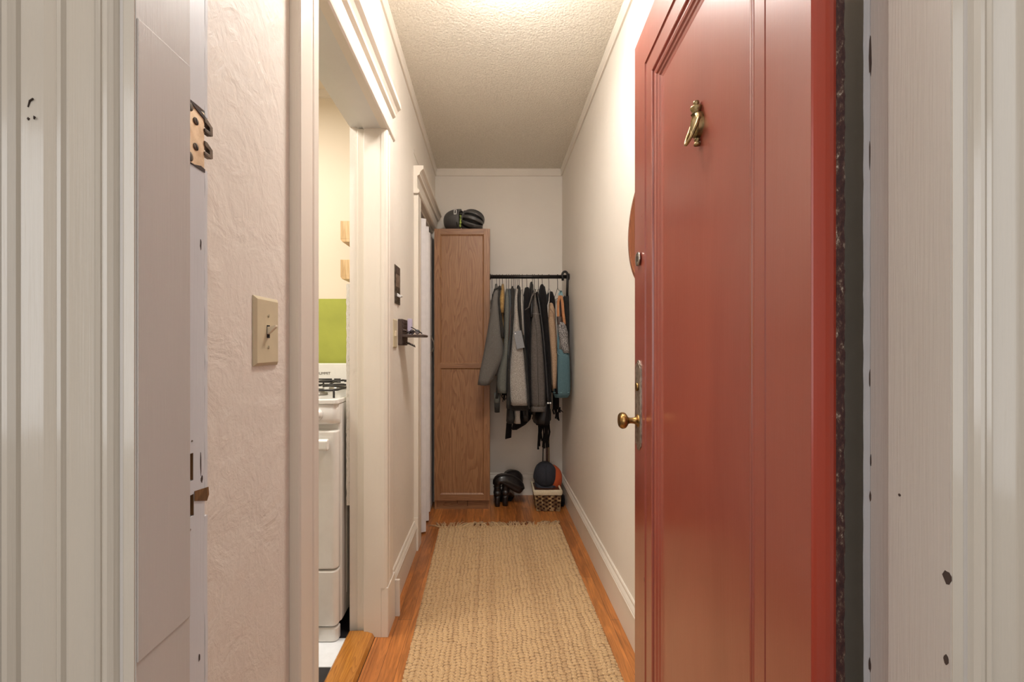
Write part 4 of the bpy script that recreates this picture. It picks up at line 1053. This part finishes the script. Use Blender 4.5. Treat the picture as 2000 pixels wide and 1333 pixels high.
tassels(sf, [(1052, 828, 50), (1055, 828, 44), (1058, 828, 34), (1061, 828, 46), (1064, 828, 48), (1067, 828, 47), (1070, 828, 46), (1054, 840, 32), (1063, 850, 26), (1072, 826, 36)], M['black'], 32, Y=3.0)
sf2 = thing('tasselled_scarf', 'black tasselled scarf end showing below the teal bag', 'scarf', (.44, 3.0, .85))
shape_rows([(745, 1080, 1091), (775, 1080, 1093), (800, 1080, 1093)], 1085, dy=.16, depth=.06, seed=33).build('body', M['bw'] if False else M['black'], sf2, True)
tassels(sf2, [(1081, 798, 12), (1085, 796, 22), (1088, 796, 24), (1091, 796, 26), (1093, 796, 10)], M['black'], 34, Y=2.99)
MB().tube([(X_(1090, 3.0), 2.98, Z_(797, 3.0)), (X_(1094, 3.0), 2.975, Z_(801, 3.0)), (X_(1099, 3.0), 2.97, Z_(805, 3.0))], [.005, .004, .002], 7).build('fringe', M['black'], sf2, True)
sf3 = thing('fringed_wrap', 'dark fringed wrap end showing under hem of the olive jacket', 'scarf', (.11, 2.95, .8))
shape_rows([(735, 978, 994), (772, 979, 994)], 985, dy=.14, depth=.05, seed=35).build('body', M['black'], sf3, True)
tassels(sf3, [(981+1.9*i, 768, 10+(i*7) % 9) for i in range(7)], M['black'], 36, Y=2.96, r=.003)
ht = thing('rumpled_shirt', 'pale grey top whose rumpled end shows below speckled cardigan hem', 'top', (.17, 2.98, .7))
shape_rows([(780, 1003, 1017), (803, 1003, 1018), (812, 1005, 1016), (828, 1003, 1019)], 1011, dy=.06, depth=.09, amp=.004, seed=37).build('body', M['pale'], ht, True)
bt = thing('crumpled_sweater', 'crumpled black top hanging below the speckled cardigan and leather jacket', 'top', (.22, 3.02, .7))
shape_rows([(780, 1000, 1046), (805, 1000, 1044), (822, 1000, 1040), (834, 1000, 1026), (841, 1000, 1010)], 1020, dy=.15, depth=.10, amp=.004, seed=39).build('body', M['black'], bt, True)
shape_rows([(800, 1018, 1034), (815, 1019, 1035), (824, 1022, 1032)], 1020, dy=.08, depth=.04, amp=.003, seed=40).build('lower_hem', M['blacks'], bt, True)
dk = thing('dark_skirt', 'dark grey garment whose hem shows just under speckled cardigan', 'skirt', (.17, 2.95, .8))
shape_rows([(770, 994, 1035), (790, 993, 1037), (803, 991, 1038)], 1012, dy=.035, depth=.12, seed=41).build('body', M['char'], dk, True)

# shoulder bag with tan straps and a black and white knit body
nb_ = thing('knit_bag', 'black and white tweed bag with tan leather straps above teal bag', 'bag', (.46, 2.85, 1.2))
Yb_ = 2.83
for pts_ in ([(1092.5, 578), (1089.8, 590), (1089.2, 608), (1090, 626)], [(1095.5, 578), (1098, 592), (1099.5, 612), (1102, 634)]):
    mm = MB(); rr = []
    for u, v in pts_:
        x = X_(u, Yb_); z_ = Z_(v, Yb_); rr.append([(x-.0085, Yb_-.014, z_), (x+.0085, Yb_-.014, z_), (x+.0085, Yb_-.010, z_), (x-.0085, Yb_-.010, z_)])
    mm.rings(rr).build('strap', M['tan'], nb_, bevel=.0008)
mm = MB(); rr = []
for i in range(15):
    v = 619+i*1.1; x = X_(1091.5+i*.1, Yb_); rad = .0165+.0015*(i % 2)
    rr.append([(x+rad*math.cos(a), Yb_-.012+rad*.8*math.sin(a), Z_(v, Yb_)) for a in [2*PI*j/16 for j in range(16)]])
mm.rings(rr).build('strap_wrap', M['dkwood'], nb_, True)
rr = []
for v, a_, b_ in ((630, 1089, 1101), (638, 1088.5, 1106), (650, 1090, 1109), (665, 1093, 1110), (680, 1096, 1111), (690, 1099, 1112)):
    x0, x1 = X_(a_, Yb_), X_(b_, Yb_); rr.append([((x0+x1)/2+(x1-x0)/2*math.cos(t), Yb_+.0+.030*math.sin(t), Z_(v, Yb_)) for t in [2*PI*j/20 for j in range(20)]])
MB().rings(rr).build('body', M['bw'], nb_, True)
MB().tube([(X_(1093, 2.88), 2.84, Z_(583, 2.85)), (X_(1094.5, 2.88), 2.84, Z_(600, 2.85)), (X_(1096, 2.88), 2.845, Z_(640, 2.85))], [.012, .010, .012], 10).build('inner_strap', M['cane'], nb_, True)

tb = thing('tote_bag', 'teal canvas tote bag at right end of the clothes rod', 'bag', (.47, 2.86, .98))
rr = []
for v, a_, b_, d in ((683, 1086.5, 1110.5, .02), (690, 1085.5, 1112, .032), (710, 1083.5, 1113, .042), (740, 1081, 1113.5, .046), (762, 1080, 1113.5, .046), (770, 1080.5, 1113, .042), (777, 1084, 1109, .02)):
    Yt = 2.845; x0, x1 = X_(a_, Yt), X_(b_, Yt); hx = (x1-x0)/2
    ring = []
    for j in range(28):
        t_ = 2*PI*j/28; c_, s_ = math.cos(t_), math.sin(t_)
        ring.append(((x0+x1)/2+hx*(abs(c_)**.7)*(1 if c_ > 0 else -1)+.002*math.sin(j*2.1+v*.3), Yt+d*s_+.002*math.sin(j*1.3+v*.2), Z_(v, Yt)+(.014*abs(c_)**2 if v == 683 else 0)))
    rr.append(ring)
MB().rings(rr, cap=False).build('body', M['teal'], tb, True)
MB().tube([(X_(u, 2.80), 2.802+abs(u-1097)*.0006, Z_(767.5+.004*(u-1097)**2*0, 2.8)) for u in range(1081, 1114, 4)], .0022, 6).build('base_seam', M['ltblue'], tb, True)
MB().tube([(X_(u, 2.81), 2.815, Z_(v, 2.81)) for u, v in ((1087, 684), (1090, 692), (1098, 696), (1106, 692), (1111, 682))], .003, 6).build('rim_seam', M['ltblue'], tb, True)
for x_ in (0, .012):
    rr = []
    for u, v in ((1090, 684), (1091, 640), (1091.5, 600), (1092.5, 574), (1095.5, 568), (1097.5, 576), (1100, 620), (1106, 684)):
        Yt = 2.875+x_; x = X_(u, Yt); rr.append([(x-.007, Yt, Z_(v, Yt)), (x+.007, Yt, Z_(v, Yt)), (x+.007, Yt+.002, Z_(v, Yt)), (x-.007, Yt+.002, Z_(v, Yt))])
    MB().rings(rr).build('handle', M['ltblue'], tb, bevel=.0006)

um = thing('umbrella', 'folded black umbrella hooked over right end of the clothes rod', 'umbrella', (.54, RY, 1.3))
ux = X_(1106.5, RY)
hp = [(ux-.030, RY-.017, RZ-.030), (ux-.030, RY-.017, RZ-.012)]
hp += [(ux-.015-.020*math.cos(a), RY-.018+.0*a, RZ+.004+.030*math.sin(a)) for a in [PI*i/10 for i in range(11)]]
hp += [(ux+.003, RY-.018, RZ-.05), (ux-.001, RY-.03, RZ-.15)]
MB().tube(hp, .0085, 10).build('handle', M['blackmetal'], um, True)
rr = []
for i in range(12):
    t = i/11; v = 580+t*112; rad = .020*(1+.15*math.sin(PI*t))-.006*t; xx = X_(1105+1.5*t, 3.0)
    rr.append([(xx+rad*(1+.12*math.sin(5*a))*math.cos(a), 2.99+rad*(1+.12*math.sin(5*a))*math.sin(a), Z_(v, 3.0)+.006*math.sin(5*a)*(1 if i == 0 else 0)) for a in [2*PI*j/30 for j in range(30)]])
MB().rings(rr).build('canopy', M['slate'] if False else M['char'], um, True)
MB().lathe([(.018, 0), (.019, .008), (.018, .010)], (X_(1105, 3), 2.99, Z_(582, 3)-.004), 'z', 16).build('canopy_collar', M['blackmetal'], um, True)

# walking sticks standing behind the basket
for nm, lb, u0, u1, r, mt in (('walking_stick', 'thick dark brown stick standing behind the wicker basket', 1068.5, 1067.5, .0085, 'cane'), ('thin_stick', 'thin yellowish stick beside the dark brown one behind basket', 1072.5, 1071, .004, 'yellowcane'), ('thin_rod', 'thin dark rod leaning left of the dark brown stick', 1059.5, 1065, .0042, 'blackmetal')):
    Ys = 3.255
    t = MB().tube([(X_(u0, Ys)-(.003 if nm == 'thin_rod' else 0), Ys, .0), (X_(u0, Ys), Ys, .2), (X_(u1, Ys), Ys-.01, 1.0)], r, 12)
    tag(t.build(nm, M[mt], None, True), lb, 'stick')

# ------------------------------------------------------------------ floor objects
# basket
bk = thing('wicker_basket', 'small woven wicker basket with cream liner on floor by right wall', 'basket', (.405, 3.08, 0))
bx0, bx1, by0, by1, bzt = .327, .489, 2.984, 3.145, .150
def bx_at(z_):  # outline at height, flaring upward
    f = z_/bzt; return (bx0-.020*f, bx1+.008*f, by0-.012*f, by1+.016*f)
inner = MB()
rr = []
for z_ in (0.002, .05, .10, bzt):
    a, b_, c_, d_ = bx_at(z_); rr.append([(a+.004, c_+.004, z_), (b_-.004, c_+.004, z_), (b_-.004, d_-.004, z_), (a+.004, d_-.004, z_)])
inner.rings(rr).build('basket_core', M['cane'], bk)
wv_ = MB(); rows_n = 9; cell = .0205
for r_ in range(rows_n):
    z0 = .003+r_*(.128/rows_n); z1 = z0+.0128; zm_ = (z0+z1)/2
    a, b_, c_, d_ = bx_at(zm_)
    for side in range(4):
        p0, p1 = [((a, c_), (b_, c_)), ((b_, c_), (b_, d_)), ((b_, d_), (a, d_)), ((a, d_), (a, c_))][side]
        L = math.hypot(p1[0]-p0[0], p1[1]-p0[1]); nn = int(L/cell); ex, ey = (p1[0]-p0[0])/L, (p1[1]-p0[1])/L; nx_, ny_ = ey, -ex
        for q in range(nn):
            if (q+r_) % 2: continue
            s0_, s1_ = q*L/nn-.003, (q+1)*L/nn+.003; pts3 = []
            k = 5; ring = []
            for i in range(k+1):
                s_ = s0_+(s1_-s0_)*i/k; bulge = .0045*math.sin(PI*i/k)
                x, y = p0[0]+ex*s_+nx_*bulge, p0[1]+ey*s_+ny_*bulge
                ring.append([(x, y, z0), (x+nx_*.001, y+ny_*.001, zm_), (x, y, z1), (x-nx_*.004, y-ny_*.004, z1), (x-nx_*.004, y-ny_*.004, z0)])
            wv_.rings(ring)
wv_.build('weave', M['wicker'], bk)
ln_ = MB(); rn = random.Random(4)
def linering(off, z_, jit=0):
    a, b_, c_, d_ = bx_at(min(z_, bzt)); a -= off; b_ += off; c_ -= off; d_ += off; pts = []
    for (p, q) in (((a, c_), (b_, c_)), ((b_, c_), (b_, d_)), ((b_, d_), (a, d_)), ((a, d_), (a, c_))):
        for i in range(10):
            t = i/10; pts.append((p[0]+(q[0]-p[0])*t+rn.uniform(-jit, jit), p[1]+(q[1]-p[1])*t+rn.uniform(-jit, jit), z_+rn.uniform(-jit, jit)))
    return pts
ln_.rings([linering(.0065, .122, .001), linering(.008, .132, .001), linering(.008, .150, .001), linering(.004, .158, .001), linering(-.004, .157, .001), linering(-.008, .14), linering(-.008, .09)], cap=False)
ln_.build('cloth_liner', M['liner'], bk, True)
# caps
def cap(name, label, mat, M4, brim=True, r=.088):
    t = thing(name, label, 'cap', tuple(M4.translation)); n = 30; rr = []
    for i in range(11):
        a = PI/2*i/10; k = math.cos(a)
        rr.append([((r+.002*math.sin(6*j_))*k*math.cos(j_), (r*1.12)*k*math.sin(j_), .118*math.sin(a)**.9) for j_ in [2*PI*j/n for j in range(n)]])
    rr[-1] = [(.001*math.cos(2*PI*j/n), .001*math.sin(2*PI*j/n), .118) for j in range(n)]
    c_ = MB().rings(rr, cap=False).xf(M4).build('crown', mat, t, True)
    s_ = c_.modifiers.new('thick', 'SOLIDIFY'); s_.thickness = .002
    b_ = MB(); rr = []
    for i in range(13):
        a = -PI*.5-1.12+2.24*i/12
        pi_ = (r*.985*math.cos(a), r*1.11*math.sin(a)); pw = math.cos((i-6)/6*PI/2)
        po = (r*1.0*math.cos(a)*1.02, r*1.12*math.sin(a)-.070*pw**.6)
        dz = -.022*abs((i-6)/6)**2
        rr.append([(pi_[0], pi_[1], .004), (po[0], po[1], -.002+dz*.8), (po[0], po[1], -.006+dz*.8), (pi_[0], pi_[1], -.001)])
    b_.rings(rr).xf(M4).build('brim', mat, t, True, auto=.9)
    MB().lathe([(.006, .116), (.006, .120), (.0002, .122)], (0, 0, 0), 'z', 12).xf(M4).build('top_button', mat, t, True)
    MB().tube([(0, -r*1.12*math.cos(a)-.0012, .118*math.sin(a)**.9+.001) for a in [PI/2*i/10 for i in range(11)]], .0008, 5).xf(M4).build('crown_seam', M['foam'] if mat == M['navy'] else mat, t, True)
    return t
def mxyz(x, y, z_, rx, ry, rz): return Matrix.Translation((x, y, z_)) @ Matrix.Rotation(rz, 4, 'Z') @ Matrix.Rotation(ry, 4, 'Y') @ Matrix.Rotation(rx, 4, 'X')
cap('baseball_cap', 'washed navy baseball cap resting on top of the wicker basket', M['navy'], mxyz(.402, 3.120, .210, .62, .0, -.06))
cap('baseball_cap', 'orange baseball cap under the navy cap in wicker basket', M['orange'], mxyz(.443, 3.150, .176, .5, .10, .12), r=.088)
g_ = thing('black_gloves', 'black glove pushed between the wicker basket and right wall', 'glove', (.525, 3.10, 0))
rr = []
for z_, a, b_ in ((0, .505, .541), (.02, .502, .543), (.05, .503, .541), (.075, .504, .538), (.088, .508, .528)):
    rr.append([((a+b_)/2+(b_-a)/2*math.cos(t)+.002*math.sin(3*t+z_*40), 3.105+.032*math.sin(t), z_) for t in [2*PI*j/18 for j in range(18)]])
MB().rings(rr).build('palm', M['black'], g_, True)
for i in range(4):
    MB().tube([(.508+.009*i, 3.085, .02), (.508+.009*i, 3.075, .05), (.510+.008*i, 3.08, .08)], [.006, .0065, .005], 8).build('finger', M['black'], g_, True)

# boots: heels toward the room, shafts slumped over to the right
def boot(label, X0, Y0, rz, fold_r, lift):
    t = thing('tall_boot', label, 'boot', (X0, Y0, 0), 'pair of black heeled boots')
    R = Matrix.Translation((X0, Y0, 0)) @ Matrix.Rotation(rz, 4, 'Z')
    MB().rings([[(.021*k*math.cos(a), .020*k*math.sin(a)+dy, z_) for a in [2*PI*j/16 for j in range(16)]] for z_, k, dy in ((0, .95, .0), (.03, .95, 0), (.06, 1.05, .004), (.08, 1.3, .01))]).xf(R).build('heel', M['boot'], t, True)
    foot = []
    for y, w_, z0, z1 in ((-.020, .020, .078, .11), (0, .029, .072, .125), (.04, .032, .060, .130), (.09, .035, .028, .098), (.13, .040, .008, .070), (.165, .038, .004, .052), (.195, .028, .004, .040), (.212, .010, .006, .024)):
        foot.append([(w_*math.cos(a), y, (z0+z1)/2+(z1-z0)/2*math.sin(a)) for a in [2*PI*j/18 for j in range(18)]])
    MB().rings(foot).xf(R).build('foot', M['boot'], t, True)
    MB().box(-.030, .030, .085, .20, 0.0, .006).xf(R).build('sole', M['foam'], t, bevel=.004)
    MB().rings([[(.027*k*math.cos(a), .030*k*math.sin(a)+.012, z_) for a in [2*PI*j/18 for j in range(18)]] for z_, k in ((.09, 1.0), (.12, .95), (.140, .9), (.165, 1.0), (.18, 1.1))]).xf(R).build('ankle', M['boot'], t, True)
    MB().tube([(.0275*math.cos(a), .012+.030*math.sin(a), .140) for a in [2*PI*j/18 for j in range(19)]], .0028, 6).xf(R).build('ankle_strap', M['boot'], t, True)
    # slumped shaft, a soft wide tube that rises a little and flops sideways
    path = fold_r; rr = []
    for i, (x, y, z_, tx, tz, hw) in enumerate(path):
        # tx,tz = direction of the half-height ; hw = half depth along y
        rr.append([(x+tx*math.cos(a)+.0045*math.sin(3*a+i*1.3), y+hw*math.sin(a), z_+tz*math.cos(a)+.0045*math.sin(5*a+i*.8)) for a in [2*PI*j/30 for j in range(30)]])
    MB().rings(rr).build('shaft', M['boot'], t, True, sub=1)
    return t
boot('left black leather boot of the pair beside cabinet, shaft slumped right', .046, 3.085, -.10,
     [(.046, 3.095, .150, .030, .0, .034), (.048, 3.10, .178, .038, -.008, .042), (.070, 3.10, .195, .026, -.036, .050), (.112, 3.11, .188, .0, -.050, .055), (.160, 3.12, .163, -.020, -.048, .056), (.200, 3.125, .134, -.026, -.042, .052), (.228, 3.125, .112, -.024, -.032, .046), (.236, 3.125, .105, -.014, -.018, .030)], 0)
boot('right black leather boot of the pair beside cabinet, under slumped shaft', .104, 3.10, -.25,
     [(.106, 3.115, .145, .030, .0, .034), (.110, 3.16, .170, .036, -.006, .042), (.128, 3.195, .186, .024, -.040, .050), (.164, 3.215, .186, .002, -.052, .054), (.198, 3.22, .172, -.010, -.052, .052), (.222, 3.225, .142, -.024, -.044, .046), (.234, 3.225, .118, -.018, -.026, .030)], 0)

# ------------------------------------------------------------------ rug
def make_rug():
    A = Vector((-.329, 2.697)); B = Vector((.449, 2.728)); C = Vector((-.308, 1.466)); D = Vector((.461, 1.466))
    e = (A-C).normalized(); L = 1.95
    Af, Bf = A, B; An, Bn = A-e*L, B-(B-D).normalized()*L
    nx, ny = 312, 760; pitch_x, pitch_y = 1/ 46.0, .0088
    vs = []; dep = []; rn = random.Random(2)
    colph = [rn.uniform(0, .9) for _ in range(80)]; colw = [rn.uniform(.75, 1.1) for _ in range(80)]
    for j in range(ny+1):
        t = j/ny; s = t*L
        for i in range(nx+1):
            f = i/nx
            w_ = .003*math.sin(s*9+1) if f < .5 else .003*math.sin(s*7+2)
            edge = .0035*abs(math.sin(s/.020*PI))*((1-f*12) if f < 1/12 else (f*12-11) if f > 11/12 else 0)
            p = (Af*(1-t)+An*t)*(1-f)+(Bf*(1-t)+Bn*t)*f
            cx = f*39+.16*math.sin(s*37+f*20)+.10*math.sin(s*91+f*50); ci = int(cx) % 80; fx = cx-math.floor(cx)
            row = s/.0140+(.5 if ci % 2 else 0)+colph[ci]*.6+.18*math.sin(s*23+ci*1.7)
            fy = row-math.floor(row); rj = ((ci*37+int(row)*91+(ci*int(row)) % 13) % 17)/17
            # each knot is a short slanted bundle
            sx2 = fx-.5+(fy-.5)*.35*(1 if ci % 2 else -1); sy2 = fy-.5+(rj-.5)*.25
            d2 = (sx2/.56)**2+(sy2/.60)**2
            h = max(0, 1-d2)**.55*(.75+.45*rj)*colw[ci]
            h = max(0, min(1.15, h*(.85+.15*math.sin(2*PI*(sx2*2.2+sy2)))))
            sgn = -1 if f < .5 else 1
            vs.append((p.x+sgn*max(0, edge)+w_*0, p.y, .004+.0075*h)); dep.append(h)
    fs = []
    for j in range(ny):
        for i in range(nx):
            a = j*(nx+1)+i; fs.append((a, a+1, a+nx+2, a+nx+1))
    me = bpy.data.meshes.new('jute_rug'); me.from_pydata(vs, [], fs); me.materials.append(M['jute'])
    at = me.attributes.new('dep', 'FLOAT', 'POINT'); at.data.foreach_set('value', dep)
    for p in me.polygons: p.use_smooth = True
    o = bpy.data.objects.new('jute_rug', me); COL.objects.link(o)
    tag(o, 'long woven jute runner rug with fringed end on the hall floor', 'rug')
    # skirt so the rug is solid
    und = MB(); und.add([(Af.x, Af.y, .0005), (Bf.x, Bf.y, .0005), (Bn.x, Bn.y, .0005), (An.x, An.y, .0005), (Af.x, Af.y, .006), (Bf.x, Bf.y, .006), (Bn.x, Bn.y, .006), (An.x, An.y, .006)], [(0, 1, 2, 3), (0, 1, 5, 4), (1, 2, 6, 5), (2, 3, 7, 6), (3, 0, 4, 7)])
    und.build('backing', M['jute'], o)
    fr = MB(); rn = random.Random(8)
    for i in range(66):
        f = (i+.5)/66; p = Af*(1-f)+Bf*f
        lean = rn.uniform(-.03, .03)+(-.02 if f < .12 else 0)+.035*math.sin(f*9)
        for k in range(4):
            l = rn.uniform(.045, .085); q = lean+rn.uniform(-.012, .012); hh = rn.uniform(.004, .016)
            pts = [(p.x+rn.uniform(-.004, .004), p.y-.006, .008)]
            for m_ in range(1, 6):
                t = m_/5; pts.append((p.x+q*t+rn.uniform(-.0015, .0015), p.y+l*t, .004+hh*math.sin(PI*t*.9)))
            fr.tube(pts, [.0026, .0026, .0024, .0022, .002, .0024], 6)
    for k in range(3):
        fr.tube([(Af.x+.01, Af.y, .008), (Af.x-.03, Af.y+.02, .010+.003*k), (Af.x-.055-.012*k, Af.y+.035+.004*k, .006)], .0024, 6)
    # looped bind row
    for i in range(46):
        f = (i+.5)/46; p = Af*(1-f)+Bf*f
        fr.tube([(p.x-.008, p.y-.008, .006), (p.x-.006, p.y+.001, .012), (p.x, p.y+.005, .014), (p.x+.006, p.y+.001, .012), (p.x+.008, p.y-.008, .006)], .0028, 6)
    fo_ = fr.build('fringe', M['jute'], o, True); fo_['kind'] = 'stuff'
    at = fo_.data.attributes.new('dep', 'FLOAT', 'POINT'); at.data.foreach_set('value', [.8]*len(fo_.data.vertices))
make_rug()

# ------------------------------------------------------------------ hall ceiling lamp (above the frame) and the corridor behind the camera
lp = thing('ceiling_lamp', 'round semi-flush frosted glass lamp on the hall ceiling near entry', 'ceiling lamp', (.09, 1.40, 2.61))
MB().lathe([(.158, 2.64), (.158, 2.562), (.03, 2.570), (.03, 2.56), (.012, 2.595), (.012, 2.548), (.03, 2.546), (.0005, 2.545)], (.09, 1.40, 0), 'z', 32).build('lamp_shield_pan', M['white'], lp, True)  # unseen pan, widened to keep the lamp's upward light off the ceiling
gl = N('frosted_lamp_glass'); gl.b.inputs['Emission Color'].default_value = (1, .975, .94, 1); gl.b.inputs['Emission Strength'].default_value = 60
MB().lathe([(.0005, 2.55)]+[(.15*math.sin(a), 2.515+.035*math.cos(a)) for a in [PI*i/16 for i in range(1, 16)]]+[(.0005, 2.48)], (.09, 1.40, 0), 'z', 40).build('lamp_shade', gl.m, lp, True)

struct(MB().box(-1.7, 1.7, -2.0, .44, -.05, 0), 'corridor_floor', M['corrf'])
struct(MB().box(-1.7, 1.7, -2.0, .44, 2.75, 2.85), 'ceiling_corridor', M['corr'])
struct(MB().box(-1.8, -1.7, -2.0, .54, 0, 2.85), 'wall_corridor_left', M['corr'])
struct(MB().box(1.7, 1.8, -2.0, .54, 0, 2.85), 'wall_corridor_right', M['corr'])
struct(MB().box(-1.8, 1.8, -2.1, -2.0, 0, 2.85), 'wall_corridor_back', M['corr'])
